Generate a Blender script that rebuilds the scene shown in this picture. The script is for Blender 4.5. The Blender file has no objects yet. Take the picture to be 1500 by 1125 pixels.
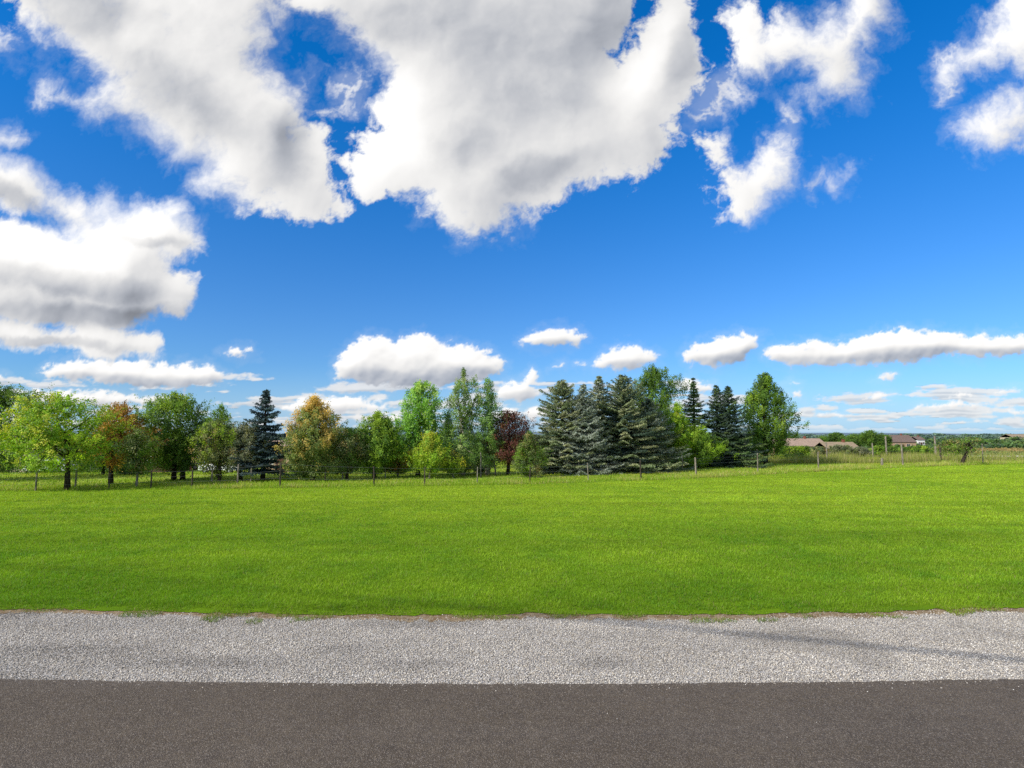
import bpy, math, random
import numpy as np
from mathutils import Vector, noise as mnoise

R = math.radians
rng = np.random.default_rng(11)
random.seed(11)
scene = bpy.context.scene
COL = scene.collection

# ------------------------------------------------------------------ camera
F = 833.0; CX, CY = 750.0, 562.5          # focal length in photo pixels
HORIZON = 637.0; CAM_H = 2.4
PITCH = math.atan((HORIZON - CY) / F)
cam_d = bpy.data.cameras.new('camera'); cam = bpy.data.objects.new('camera', cam_d); COL.objects.link(cam)
cam.location = (0, 0, CAM_H); cam.rotation_euler = (R(90) + PITCH, 0, 0)
cam_d.sensor_width = 36; cam_d.lens = 36 * F / 1500; cam_d.clip_end = 20000; cam_d.clip_start = 0.05
scene.camera = cam
cp, sp = math.cos(PITCH), math.sin(PITCH)

def ray(px, py):
    a = (px - CX) / F; b = -(py - CY) / F
    return np.array((a, cp - b * sp, sp + b * cp))

def ground_at(px, py, z=0.0):
    d = ray(px, py); t = (z - CAM_H) / d[2]
    return d[0] * t, d[1] * t

def xz_at(px, py, Y):
    d = ray(px, py); t = Y / d[1]
    return d[0] * t, CAM_H + d[2] * t

def sstep(a, b, x):
    t = np.clip((np.asarray(x, float) - a) / (b - a), 0, 1); return t * t * (3 - 2 * t)

def terrain(x, y):
    x = np.asarray(x, float); y = np.asarray(y, float)
    left = 1 - sstep(-14, 6, x + 0.0 * y)
    dl = -1.5 * sstep(33, 58, y) * left
    far = -4.0 * sstep(58, 125, y) * (1 - left) - 2.5 * sstep(58, 125, y) * left
    hills = 9.5 * sstep(900, 2600, y) + (7 * np.sin(x * 0.0013 + 1.0) + 5 * np.sin(x * 0.0041 + y * .0006)) * sstep(1200, 2600, y)
    return dl + far + hills

def zt(x, y): return float(terrain(x, y))

# ------------------------------------------------------------------ node helpers
class V:
    """a socket with arithmetic, so node trees read like formulas"""
    def __init__(s, nt, sock): s.nt = nt; s.s = sock
    def _op(s, op, o=None, o2=None, clamp=False):
        n = s.nt.nodes.new('ShaderNodeMath'); n.operation = op; n.use_clamp = clamp
        for i, v in enumerate((s, o, o2)):
            if v is None: continue
            if isinstance(v, V): s.nt.links.new(v.s, n.inputs[i])
            else: n.inputs[i].default_value = v
        return V(s.nt, n.outputs[0])
    def __add__(s, o): return s._op('ADD', o)
    def __radd__(s, o): return s._op('ADD', o)
    def __sub__(s, o): return s._op('SUBTRACT', o)
    def __rsub__(s, o): return (s._op('MULTIPLY', -1.0))._op('ADD', o)
    def __mul__(s, o): return s._op('MULTIPLY', o)
    def __rmul__(s, o): return s._op('MULTIPLY', o)
    def __truediv__(s, o): return s._op('DIVIDE', o)
    def max(s, o): return s._op('MAXIMUM', o)
    def min(s, o): return s._op('MINIMUM', o)
    def smax(s, o, k): return s._op('SMOOTH_MAX', o, k)
    def pow(s, o): return s._op('POWER', o)
    def abs(s): return s._op('ABSOLUTE')
    def clamp(s): return s._op('ADD', 0.0, clamp=True)
    def step(s, a, b):
        n = s.nt.nodes.new('ShaderNodeMapRange'); n.interpolation_type = 'SMOOTHSTEP'
        s.nt.links.new(s.s, n.inputs['Value']); n.inputs['From Min'].default_value = a; n.inputs['From Max'].default_value = b
        return V(s.nt, n.outputs['Result'])
    def lin(s, a, b, c, d):
        n = s.nt.nodes.new('ShaderNodeMapRange')
        s.nt.links.new(s.s, n.inputs['Value'])
        for k, v in zip(('From Min', 'From Max', 'To Min', 'To Max'), (a, b, c, d)): n.inputs[k].default_value = v
        return V(s.nt, n.outputs['Result'])

def put(nt, sock, v):
    if isinstance(v, V): nt.links.new(v.s, sock)
    elif isinstance(v, (tuple, list)):
        sock.default_value = tuple(v) if len(sock.default_value) == len(v) else tuple(v) + (1.0,)
    else: sock.default_value = v

def comb(nt, x, y, z):
    n = nt.nodes.new('ShaderNodeCombineXYZ')
    for i, v in enumerate((x, y, z)): put(nt, n.inputs[i], v)
    return V(nt, n.outputs[0])

def sep(nt, v):
    n = nt.nodes.new('ShaderNodeSeparateXYZ'); nt.links.new(v.s, n.inputs[0])
    return [V(nt, o) for o in n.outputs]

def vmath(nt, op, a, b=None, scale=None):
    n = nt.nodes.new('ShaderNodeVectorMath'); n.operation = op
    put(nt, n.inputs[0], a)
    if b is not None: put(nt, n.inputs[1], b)
    if scale is not None: put(nt, n.inputs['Scale'], scale)
    return V(nt, n.outputs['Value'] if op in ('LENGTH', 'DOT_PRODUCT') else n.outputs[0])

def mapping(nt, v, loc=(0, 0, 0), rot=(0, 0, 0), scale=(1, 1, 1), kind='POINT'):
    n = nt.nodes.new('ShaderNodeMapping'); n.vector_type = kind
    nt.links.new(v.s, n.inputs['Vector'])
    n.inputs['Location'].default_value = loc; n.inputs['Rotation'].default_value = rot; n.inputs['Scale'].default_value = scale
    return V(nt, n.outputs[0])

def noise(nt, v, scale, detail=4, rough=0.5, lac=2.0, dist=0.0, out='Fac', dims='3D'):
    n = nt.nodes.new('ShaderNodeTexNoise'); n.noise_dimensions = dims
    if v is not None: nt.links.new(v.s, n.inputs['Vector'])
    n.inputs['Scale'].default_value = scale; n.inputs['Detail'].default_value = detail
    n.inputs['Roughness'].default_value = rough; n.inputs['Lacunarity'].default_value = lac; n.inputs['Distortion'].default_value = dist
    return V(nt, n.outputs[out])

def voro(nt, v, scale, out='Distance', feature='F1', rnd=1.0, detail=0.0):
    n = nt.nodes.new('ShaderNodeTexVoronoi'); n.feature = feature
    nt.links.new(v.s, n.inputs['Vector']); n.inputs['Scale'].default_value = scale
    n.inputs['Randomness'].default_value = rnd; n.inputs['Detail'].default_value = detail
    return V(nt, n.outputs[out])

def mixc(nt, f, a, b, mode='MIX'):
    n = nt.nodes.new('ShaderNodeMix'); n.data_type = 'RGBA'; n.blend_type = mode
    put(nt, n.inputs[0], f); put(nt, n.inputs[6], a); put(nt, n.inputs[7], b)
    return V(nt, n.outputs[2])

def new_mat(name, rough=0.9, spec=0.2):
    m = bpy.data.materials.new(name); m.use_nodes = True; nt = m.node_tree
    b = nt.nodes['Principled BSDF']; b.inputs['Roughness'].default_value = rough
    b.inputs['Specular IOR Level'].default_value = spec
    return m, nt, b

def position(nt):
    return V(nt, nt.nodes.new('ShaderNodeNewGeometry').outputs['Position'])

def obj_coord(nt):
    return V(nt, nt.nodes.new('ShaderNodeTexCoord').outputs['Object'])

def bump(nt, b, h, strength=0.5, dist=0.02):
    n = nt.nodes.new('ShaderNodeBump'); n.inputs['Strength'].default_value = strength; n.inputs['Distance'].default_value = dist
    nt.links.new(h.s, n.inputs['Height']); nt.links.new(n.outputs[0], b.inputs['Normal'])

# ------------------------------------------------------------------ sun + world sky with clouds
SUN = Vector((-0.78, -0.54, 0.62)).normalized()       # towards the sun
SUN_EL = math.asin(SUN.z); SUN_AZ = math.atan2(SUN.x, SUN.y)
ld = bpy.data.lights.new('sun', 'SUN'); lo = bpy.data.objects.new('sun', ld); COL.objects.link(lo)
ld.energy = 5.0; ld.angle = R(0.53); ld.color = (1.0, 0.94, 0.85)
lo.rotation_euler = SUN.to_track_quat('Z', 'Y').to_euler(); lo.location = (-40, -20, 40)

SKY_STRENGTH = 0.1
def build_world():
    w = bpy.data.worlds.new('World'); scene.world = w; w.use_nodes = True
    nt = w.node_tree; nt.nodes.clear()
    out = nt.nodes.new('ShaderNodeOutputWorld'); bg = nt.nodes.new('ShaderNodeBackground')
    bg.inputs['Strength'].default_value = SKY_STRENGTH
    nt.links.new(bg.outputs[0], out.inputs[0])
    sky = nt.nodes.new('ShaderNodeTexSky'); sky.sky_type = 'NISHITA'; sky.sun_disc = False
    sky.sun_elevation = SUN_EL; sky.sun_rotation = SUN_AZ; sky.air_density = 1.0; sky.dust_density = 0.3; sky.ozone_density = 2.5
    skyc = V(nt, sky.outputs[0])
    d = V(nt, nt.nodes.new('ShaderNodeTexCoord').outputs['Generated'])
    x, y, z = sep(nt, d)
    # richer blue
    el0 = z.max(0.0)
    skyc = mixc(nt, 1.0, skyc, mixc(nt, el0.step(0.0, 0.6), (0.56, 0.93, 1.42, 1), (0.03, 0.98, 1.90, 1)), 'MULTIPLY')
    v = z / y.abs().max(0.12)
    k = 1.0 / SKY_STRENGTH
    # pale haze on the last degrees
    c = mixc(nt, (1.0 - v.step(0.0, 0.13)) * 0.50, skyc, tuple(k * q for q in (0.44, 0.64, 0.96)))
    # unseen cloud layer behind the camera and overhead, added to whiten the ambient light
    zz = z.max(0.05); lay = comb(nt, x / zz, y / zz, 0.0)
    nf = noise(nt, lay, 1.3, 8, 0.6)
    outside = (1.0 - y.step(0.22, 0.42)).max((z / y.max(0.05)).step(0.95, 1.2)) * z.step(0.02, 0.10)
    lum = nf.lin(0.45, 0.75, 0.82, 0.58) * k
    c = mixc(nt, nf.step(0.43, 0.56) * outside, c, comb(nt, lum, lum * 0.985, lum * 0.97))
    nt.links.new(c.s, bg.inputs['Color'])
    w.cycles.sampling_method = 'MANUAL'; w.cycles.sample_map_resolution = 512
build_world()

scene.view_settings.view_transform = 'Standard'; scene.view_settings.look = 'None'
scene.view_settings.exposure = 0; scene.view_settings.gamma = 1
scene.cycles.max_bounces = 6; scene.cycles.transparent_max_bounces = 4
scene.cycles.use_denoising = False

# ------------------------------------------------------------------ mesh helpers
def raw_mesh(name, verts, faces_flat, fsize, mat, colors=None, parent=None, smooth=False):
    """verts (N,3); faces_flat: flat loop indices with a constant face size"""
    me = bpy.data.meshes.new(name); verts = np.ascontiguousarray(verts, np.float32)
    nv = len(verts); nl = len(faces_flat); nf = nl // fsize
    me.vertices.add(nv); me.vertices.foreach_set('co', verts.ravel())
    me.loops.add(nl); me.loops.foreach_set('vertex_index', np.ascontiguousarray(faces_flat, np.int32))
    me.polygons.add(nf); me.polygons.foreach_set('loop_start', np.arange(nf, dtype=np.int32) * fsize)
    me.polygons.foreach_set('loop_total', np.full(nf, fsize, np.int32))
    if smooth: me.polygons.foreach_set('use_smooth', np.ones(nf, bool))
    me.update(calc_edges=True)
    if colors is not None:
        a = me.color_attributes.new('Col', 'FLOAT_COLOR', 'POINT')
        c = np.ones((nv, 4), np.float32); c[:, :3] = colors; a.data.foreach_set('color', c.ravel())
    me.materials.append(mat)
    o = bpy.data.objects.new(name, me); COL.objects.link(o)
    if parent is not None: o.parent = parent
    return o

class Geo:
    """collects polygons of any size into one mesh"""
    def __init__(s): s.v = []; s.f = []
    def add(s, vs, fs):
        b = len(s.v); s.v += [tuple(map(float, q)) for q in vs]; s.f += [tuple(b + i for i in f) for f in fs]
    def box(s, x0, x1, y0, y1, z0, z1):
        s.add([(x0, y0, z0), (x1, y0, z0), (x1, y1, z0), (x0, y1, z0), (x0, y0, z1), (x1, y0, z1), (x1, y1, z1), (x0, y1, z1)],
              [(0, 3, 2, 1), (4, 5, 6, 7), (0, 1, 5, 4), (1, 2, 6, 5), (2, 3, 7, 6), (3, 0, 4, 7)])
    def tube(s, pts, rad, n=6, cap=True):
        pts = [Vector(q) for q in pts]; rings = []; b = len(s.v)
        for i, q in enumerate(pts):
            d = (pts[min(i + 1, len(pts) - 1)] - pts[max(i - 1, 0)])
            if d.length < 1e-6: d = Vector((0, 0, 1))
            d.normalize(); a = d.orthogonal().normalized() if abs(d.z) < .99 else Vector((1, 0, 0)); a = (a - d * a.dot(d)).normalized(); c = d.cross(a)
            for k in range(n):
                t = 2 * math.pi * k / n; s.v.append(tuple(q + (a * math.cos(t) + c * math.sin(t)) * rad[i]))
        for i in range(len(pts) - 1):
            for k in range(n):
                s.f.append((b + i * n + k, b + i * n + (k + 1) % n, b + (i + 1) * n + (k + 1) % n, b + (i + 1) * n + k))
        if cap:
            s.f.append(tuple(b + k for k in range(n))[::-1]); s.f.append(tuple(b + (len(pts) - 1) * n + k for k in range(n)))
    def prism(s, prof, y0, y1):
        """closed XZ outline extruded along Y"""
        n = len(prof)
        s.add([(x, y0, z) for x, z in prof] + [(x, y1, z) for x, z in prof],
              [tuple(range(n)), tuple(range(2 * n - 1, n - 1, -1))] + [(i, i + n, (i + 1) % n + n, (i + 1) % n) for i in range(n)])
    def build(s, name, mat, parent=None, smooth=False, bevel=0):
        me = bpy.data.meshes.new(name); me.from_pydata(s.v, [], s.f); me.materials.append(mat); me.update()
        if smooth: me.polygons.foreach_set('use_smooth', np.ones(len(me.polygons), bool))
        o = bpy.data.objects.new(name, me); COL.objects.link(o)
        if parent is not None: o.parent = parent
        if bevel:
            m = o.modifiers.new('Bevel', 'BEVEL'); m.width = bevel; m.segments = 2
        return o

def tag(o, label=None, cat=None, group=None, kind=None):
    if label: o['label'] = label
    if cat: o['category'] = cat
    if group: o['group'] = group
    if kind: o['kind'] = kind
    return o

def empty(name, loc, label=None, cat=None, group=None, rz=0):
    o = bpy.data.objects.new(name, None); COL.objects.link(o); o.location = loc; o.rotation_euler = (0, 0, rz); o.empty_display_size = .3
    return tag(o, label, cat, group)

#CLOUDS_BEGIN
# ------------------------------------------------------------------ clouds: a sheet of cloud far away, computed from noise
def build_clouds_field(step=0.0018, U=1.75, V0=-0.012, V1=1.15):
    us = np.arange(-U, U, step); vs = np.arange(V0, V1, step)
    u, v = np.meshgrid(us, vs)
    u = u.astype(np.float32); v = v.astype(np.float32)
    def perlin(x, y, seed):
        r = np.random.default_rng(seed); g = r.uniform(0, 2 * np.pi, (256, 256)).astype(np.float32); gx, gy = np.cos(g), np.sin(g)
        xi = np.floor(x).astype(np.int32); yi = np.floor(y).astype(np.int32); fx = x - xi; fy = y - yi
        sx = fx * fx * fx * (fx * (fx * 6 - 15) + 10); sy = fy * fy * fy * (fy * (fy * 6 - 15) + 10)
        def d(i, j): a, b = (xi + i) & 255, (yi + j) & 255; return gx[a, b] * (fx - i) + gy[a, b] * (fy - j)
        return ((d(0, 0) * (1 - sx) + d(1, 0) * sx) * (1 - sy) + (d(0, 1) * (1 - sx) + d(1, 1) * sx) * sy) * 1.5
    def fbm(x, y, s, n, seed, rough=.5, billow=0.0):
        out = 0; a = 1; tot = 0
        for k in range(n):
            p = perlin(x * s + 17.3 * k, y * s + 5.1 * k, seed + k)
            if billow: p = p * (1 - billow) + (2.0 * np.abs(p) - .45) * -billow * 1.0
            out = out + a * p; tot += a; a *= rough; s *= 2.03
        return out / tot * 1.6
    def to_p(px, py):
        r = ray(px, py); return r[0] / r[1], r[2] / r[1]
    def field(uu, vv, blobs, k):
        acc = None
        for (cx, cy, rx, ry, rot) in blobs:
            a, b = to_p(cx, cy); ru = abs(to_p(cx + rx, cy)[0] - to_p(cx - rx, cy)[0]) / 2; rv = abs(to_p(cx, cy + ry)[1] - to_p(cx, cy - ry)[1]) / 2
            c, s = math.cos(R(rot)), math.sin(R(rot)); dx, dy = uu - a, vv - b      # rot: clockwise on the picture
            X_ = dx * c - dy * s; Y_ = dx * s + dy * c
            f = 1 - np.sqrt((X_ / ru) ** 2 + (Y_ / rv) ** 2)
            if acc is None: acc = f
            else:
                h = np.clip(.5 + .5 * (f - acc) / k, 0, 1); acc = acc * (1 - h) + f * h + k * h * (1 - h)
        return acc
    def ss(a, b, x): t = np.clip((x - a) / (b - a), 0, 1); return t * t * (3 - 2 * t)
    def blur(a, s):
        n = int(3 * s) + 1; k = np.exp(-.5 * (np.arange(-n, n + 1) / s) ** 2); k /= k.sum()
        for ax in (0, 1):
            pad = np.pad(a, [(n, n) if i == ax else (0, 0) for i in (0, 1)], mode='edge'); o = np.zeros_like(a)
            for i, w in enumerate(k): o += w * (pad[i:i + a.shape[0]] if ax == 0 else pad[:, i:i + a.shape[1]])
            a = o
        return a
    def shift(a, du, dv):
        """value of a at (u+du, v+dv)"""
        i, j = int(round(dv / step)), int(round(du / step)); return np.roll(np.roll(a, -i, 0), -j, 1)

    def to_px(uu, vv):
        fw = cp + vv * sp; return CX + F * uu / fw, CY - F * (vv * cp - sp) / fw
    def sdpoly(X_, Y_, poly, pad=140):
        """signed distance (inside positive) to one outline, worked out near it only"""
        P = np.array(poly, np.float32); out = np.full(X_.shape, -pad, np.float32)
        m = (X_ > P[:, 0].min() - pad) & (X_ < P[:, 0].max() + pad) & (Y_ > P[:, 1].min() - pad) & (Y_ < P[:, 1].max() + pad)
        x, y = X_[m], Y_[m]; d = np.full(x.shape, 1e9, np.float32); ins = np.zeros(x.shape, bool)
        for k in range(len(P)):
            ax, ay = P[k]; bx, by = P[(k + 1) % len(P)]; ex, ey = bx - ax, by - ay
            t = np.clip(((x - ax) * ex + (y - ay) * ey) / (ex * ex + ey * ey + 1e-6), 0, 1)
            d = np.minimum(d, (x - ax - t * ex) ** 2 + (y - ay - t * ey) ** 2)
            if ay != by: ins ^= ((ay > y) != (by > y)) & (x < ex * (y - ay) / (by - ay) + ax)
        out[m] = np.maximum(np.where(ins, 1, -1) * np.sqrt(d), -pad); return out
    def sdset(X_, Y_, polys, pad=140):
        o = None
        for q in polys: e = sdpoly(X_, Y_, q, pad); o = e if o is None else np.maximum(o, e)
        return o
    # ------------ high clouds
    A_ = [(-300, -200), (-60, -60), (0, -5), (22, 30), (50, 58), (85, 78), (112, 105), (122, 128), (92, 124), (62, 120), (52, 145), (100, 150), (130, 168), (170, 186), (205, 202), (240, 222), (252, 242), (290, 236), (282, 270), (320, 291), (380, 311), (440, 323), (520, 310),
          (497, 270), (482, 215), (458, 172), (482, 165), (470, 150), (450, 140), (457, 100), (425, 110), (402, 88), (415, 75), (410, 40), (430, 25), (440, -40), (440, -200)]
    B_ = [(420, -200), (425, 15), (450, 28), (500, 62), (505, 80), (530, 90), (560, 130), (540, 150), (560, 190), (520, 200), (530, 225), (505, 240), (515, 270), (540, 295), (605, 290), (615, 315), (640, 332), (690, 352), (740, 345), (760, 322), (790, 302), (830, 286), (880, 272), (920, 270),
          (940, 255), (965, 240), (995, 215), (990, 180), (1010, 140), (1030, 100), (1025, 60), (1015, 20), (1000, -40), (1000, -200)]
    C_ = [(1060, 30), (1085, 5), (1110, 10), (1120, 35), (1150, 15), (1180, 25), (1200, 15), (1230, 10), (1225, -20), (1250, -60), (1300, -50), (1312, 20), (1310, 45), (1290, 50), (1280, 75), (1285, 110), (1275, 145), (1250, 150), (1215, 160), (1200, 170), (1180, 155), (1150, 160), (1155, 140), (1180, 120),
          (1160, 100), (1130, 105), (1135, 135), (1110, 120), (1085, 120), (1068, 95), (1075, 60)]
    D_ = [(1045, 327), (1055, 300), (1048, 280), (1070, 245), (1090, 240), (1110, 220), (1140, 196), (1155, 215), (1165, 250), (1180, 275), (1155, 290), (1120, 305), (1100, 322)]
    others = [[(1028, 205), (1060, 198), (1062, 225), (1070, 246), (1045, 240), (1030, 222)], [(1212, 268), (1240, 250), (1252, 236), (1247, 262), (1225, 287)], [(1362, 112), (1385, 75), (1420, 40), (1450, 10), (1460, -40), (1620, -60), (1640, 100), (1500, 120), (1475, 100), (1450, 118), (1420, 122), (1400, 115), (1380, 132)],
              [(1393, 207), (1400, 180), (1430, 150), (1460, 130), (1600, 100), (1650, 225), (1500, 222), (1470, 225), (1430, 232)], [(-60, 175), (0, 183), (20, 192), (40, 208), (20, 214), (-60, 205)], [(-60, 35), (0, 42), (20, 58), (26, 92), (0, 98), (-60, 90)]]
    F1_ = [(-400, 120), (-60, 205), (0, 222), (30, 240), (60, 258), (100, 275), (130, 300), (150, 285), (180, 300), (240, 298), (265, 305), (285, 340), (291, 360), (265, 375), (250, 380), (245, 400), (270, 405), (291, 420), (285, 440), (260, 459), (230, 450), (200, 470), (150, 478), (100, 477), (40, 466), (-60, 460), (-400, 440)]
    F3_ = [(-400, 450), (-60, 458), (0, 463), (60, 478), (100, 490), (130, 485), (200, 495), (222, 505), (215, 519), (150, 516), (60, 506), (0, 492), (-60, 485), (-400, 480)]
    wu = fbm(u, v, 9.0, 6, 11, .62); wv = fbm(u, v, 9.0, 6, 51, .62)
    hu, hv = u + wu * .016, v + wv * .016
    HX, HY = to_px(hu, hv); QX, QY = to_px(u + wu * .006, v + wv * .006)
    sd = sdset(HX, HY, [A_, B_, C_, D_] + others + [F1_, F3_])
    sd = np.minimum(sd, -sdset(QX, QY, [[(-60, 290), (0, 299), (60, 309), (100, 325), (95, 346), (55, 332), (0, 326), (-60, 320)], [(-200, 452), (0, 458), (60, 472), (130, 482), (240, 478), (240, 494), (130, 490), (60, 484), (0, 468), (-200, 464)], [(940, 4), (926, 30), (893, 84), (903, 98), (932, 42), (956, 2)]], 60) * 1.0 + 0)
    E = sd / 34.0
    nb = fbm(hu, hv, 6.0, 8, 91, .62, .5); nf = fbm(hu, hv, 13.0, 7, 131, .70)
    soft = ss(-.25, .45, fbm(u, v, 2.3, 3, 171))                    # where edges are wispy rather than crisp
    lft = ss(-.45, -.62, u) * ss(.66, .52, v); D = np.minimum(E + .20 + .12 * ss(.30, .42, u) + .28 * lft, 3.2) + .30 * nb + (.80 - .06 * ss(.30, .42, u) - .32 * lft) * nf
    w = .55 + 1.25 * soft
    a = ss(.0, 1, (D + .05) / w)
    wisp = sdset(HX, HY, [[(1000, 150), (1040, 108), (1075, 95), (1095, 140), (1060, 168), (1008, 188)], [(1150, 150), (1175, 160), (1160, 205), (1142, 200)], [(480, 150), (488, 105), (520, 100), (545, 130), (535, 165), (500, 165)], [(1365, 90), (1400, 60), (1420, 120), (1380, 150)], [(1160, 270), (1200, 262), (1190, 285)]], 60) / 26
    thr = np.abs(fbm(hu, hv, 10, 6, 611, .65))
    a = np.maximum(a, ss(-.6, .9, wisp + .7 * nf) * (.22 + .55 * ss(.30, .0, thr)))
    veil = .10 * ss(-.7, .4, E + 1.1 * nf) * ss(.1, .7, soft)
    ah = np.clip(np.maximum(a, veil), 0, 1)
    Ds = np.clip(sd / 60, -.3, 1.2) + .30 * nb + .22 * nf
    rel = np.zeros_like(D)
    for s_, g in ((2, .10), (4, .13), (9, .15), (20, .22), (40, .16)):
        bD = blur(Ds, s_ * .6); rel += g * (bD - shift(bD, -step * s_ * .75, step * s_ * .66))
    thick = blur(np.clip(sd / 120, 0, 1), 8)
    dark = field(hu, hv, [(765, 90, 170, 150, -10), (860, 45, 110, 110, -25), (600, 30, 130, 55, 0), (290, 150, 150, 50, 33), (420, 210, 40, 60, 0), (100, 10, 120, 40, 12), (690, 210, 80, 60, -10), (780, 250, 60, 30, -20), (1000, 80, 30, 70, 15)], .2)
    dark2 = field(hu, hv, [(60, 408, 170, 20, 8), (130, 462, 170, 20, 2), (210, 352, 70, 10, 6), (30, 290, 110, 14, 22), (-150, 400, 100, 30, 0), (60, 500, 120, 8, 6)], .08)
    low_f = fbm(u, v, 3.4, 4, 211)
    mid_f = fbm(hu, hv, 4.5, 5, 231, .55)
    shade = .205 * ss(-.30, .80, dark + .40 * mid_f) + .19 * ss(-.45, .55, dark2 + .35 * nb) + .055 * ss(.05, .7, thick) + .05 * low_f
    Lh = .985 - shade + rel * 1.0 + .06 * nb + .035 * nf + .05 * mid_f
    left = ss(-.45, -.62, u) * ss(.62, .50, v) * ss(.08, .2, v); Lh = Lh + left * (rel * .5 + .03)
    Lh = Lh + (1 - ss(.3, 2.2, D)) * .05
    # ------------ low cumulus over the trees
    lowp = [[(55, 545), (75, 530), (100, 524), (140, 527), (200, 525), (260, 530), (310, 532), (332, 545), (325, 562), (270, 572), (200, 570), (120, 560), (75, 556)], [(25, 582), (50, 570), (100, 568), (200, 575), (270, 580), (250, 592), (150, 598), (60, 592)],
            [(487, 545), (490, 525), (510, 505), (535, 488), (560, 490), (580, 497), (600, 488), (625, 488), (650, 500), (690, 503), (720, 515), (740, 530), (735, 548), (700, 560), (650, 568), (590, 572), (520, 563), (490, 556)],
            [(760, 500), (770, 490), (800, 478), (820, 478), (850, 484), (863, 495), (845, 507), (800, 512), (770, 508)], [(842, 536), (870, 530), (890, 510), (910, 503), (940, 508), (968, 520), (960, 535), (920, 545), (870, 543)],
            [(997, 518), (1010, 502), (1050, 492), (1095, 485), (1116, 490), (1115, 508), (1090, 530), (1050, 543), (1015, 538)],
            [(1112, 522), (1130, 505), (1180, 500), (1230, 498), (1250, 492), (1300, 480), (1340, 478), (1400, 486), (1450, 488), (1480, 490), (1700, 480), (1700, 528), (1500, 522), (1440, 526), (1390, 522), (1320, 535), (1250, 537), (1200, 538), (1165, 538), (1130, 532)],
            [(720, 582), (740, 560), (765, 549), (780, 538), (786, 545), (790, 570), (800, 580), (760, 590)], [(316, 518), (340, 508), (370, 507), (379, 518), (350, 525)], [(408, 596), (440, 584), (500, 578), (556, 584), (575, 600), (500, 608), (430, 606)], [(480, 620), (520, 604), (580, 606), (600, 622)],
            [(700, 612), (730, 596), (800, 594), (830, 612), (760, 618)], [(985, 572), (1005, 556), (1045, 560), (1050, 574), (1010, 578)], [(-200, 560), (-60, 540), (5, 545), (14, 556), (-50, 566)], [(1280, 556), (1300, 544), (1316, 546), (1305, 560)], [(1262, 584), (1288, 575), (1310, 576), (1306, 586)],
            [(1390, 582), (1402, 572), (1430, 573), (1432, 582)], [(1340, 598), (1380, 588), (1440, 586), (1450, 598), (1390, 602)], [(1456, 576), (1480, 567), (1500, 570), (1498, 577)], [(806, 538), (812, 530), (826, 530), (830, 539)], [(1138, 580), (1155, 572), (1172, 573), (1175, 583)], [(1145, 565), (1158, 557), (1174, 561)],
            [(1420, 606), (1480, 598), (1560, 600), (1560, 608)], [(1168, 610), (1190, 602), (1250, 604), (1262, 612)]]
    lu = u + fbm(u, v * 1.2, 24, 6, 311, .66) * .0085; lv = v + fbm(u, v * 1.2, 24, 6, 331, .66) * .0060
    LX, LY = to_px(lu, lv)
    sl = sdset(LX, LY, lowp, 40); El = sl / 11.0
    bl = fbm(u, v * 1.2, 26, 6, 351, .60, .7); fl = fbm(u, v * 1.5, 34, 6, 371, .68)
    Dl = np.minimum(El, 3) + .60 * bl + .60 * fl
    al = ss(.0, .75, Dl + .10); al = np.maximum(al, .09 * ss(-1.2, .3, El + .9 * fl))
    rel2 = np.zeros_like(D); Dc = np.clip(sl / 24, -.3, 1.2) + .22 * bl + .10 * fl
    for s_, g in ((2, .26), (4, .30), (9, .20)):
        bD = blur(Dc, s_ * .6); rel2 += g * (bD - shift(bD, -step * s_ * .6, step * s_ * .8))
    # undersides: how much cloud is above compared with below
    up = blur(np.clip(sl / 14, 0, 1), 4); under = shift(up, 0, step * 9) - shift(up, 0, -step * 7)
    Ll = .965 - .04 * ss(.2, 1, up) - .085 * ss(-.35, .7, under + .18 * fl) + rel2 * 1.25 + .03 * bl + .02
    # ------------ many little far clouds, flatter and closer together towards the horizon
    rows = int((.135 - V0) / step); uf, vf = u[:rows], v[:rows]; r0 = np.random.default_rng(808); blobs = []
    for k in range(330):
        vv = .006 + .095 * r0.random() ** 1.5; py = 637 - vv * 833; sc_ = .25 + vv * 11
        blobs.append((r0.uniform(-700, 2200), py, r0.uniform(14, 60) * (.55 + .5 * sc_), r0.uniform(2.4, 5.5) * (.35 + .75 * sc_), r0.uniform(-3, 2)))
    fu = uf + fbm(uf, vf * 3, 11, 4, 421, .55) * .018; fv = vf + fbm(uf, vf * 3, 11, 4, 441, .55) * .0035
    Ef = field(fu, fv, blobs, .04); n4 = fbm(uf, vf * 2.6, 30, 5, 461, .6); bs = field(fu, fv, [(a_, b_ + d_ * .9, c_, d_ * .6, 0) for a_, b_, c_, d_, e_ in blobs], .04)
    Df = np.full_like(u, -1); clump = fbm(uf, vf * 5, 2.6, 3, 481); Df[:rows] = Ef + .75 * n4 - .05 + .9 * clump - .2 * np.clip(bs, 0, 1); af = ss(-.10, .60, Df + .05 + .25 * ss(.2, .6, u)) * .85 * ss(.0, .02, v)
    Lf = np.full_like(u, .9); Lf[:rows] = .93 - .16 * ss(-.2, .6, bs) + .04 * n4
    # ------------ composite
    def colour(L, cool=(.86, .93, 1.06)):
        L = .30 + .70 * np.tanh((np.clip(L, .30, 1.4) - .30) / .70 * 1.12) / np.tanh(1.12) * .985; t = ss(.62, 1.0, L)[..., None]
        c = np.array(cool) * (1 - t) + np.array((1.0, .99, .975)) * t
        return c * (L ** 2.2)[..., None] * .955
    A = np.zeros_like(u); C = np.zeros(u.shape + (3,), np.float32) + .8
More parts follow.
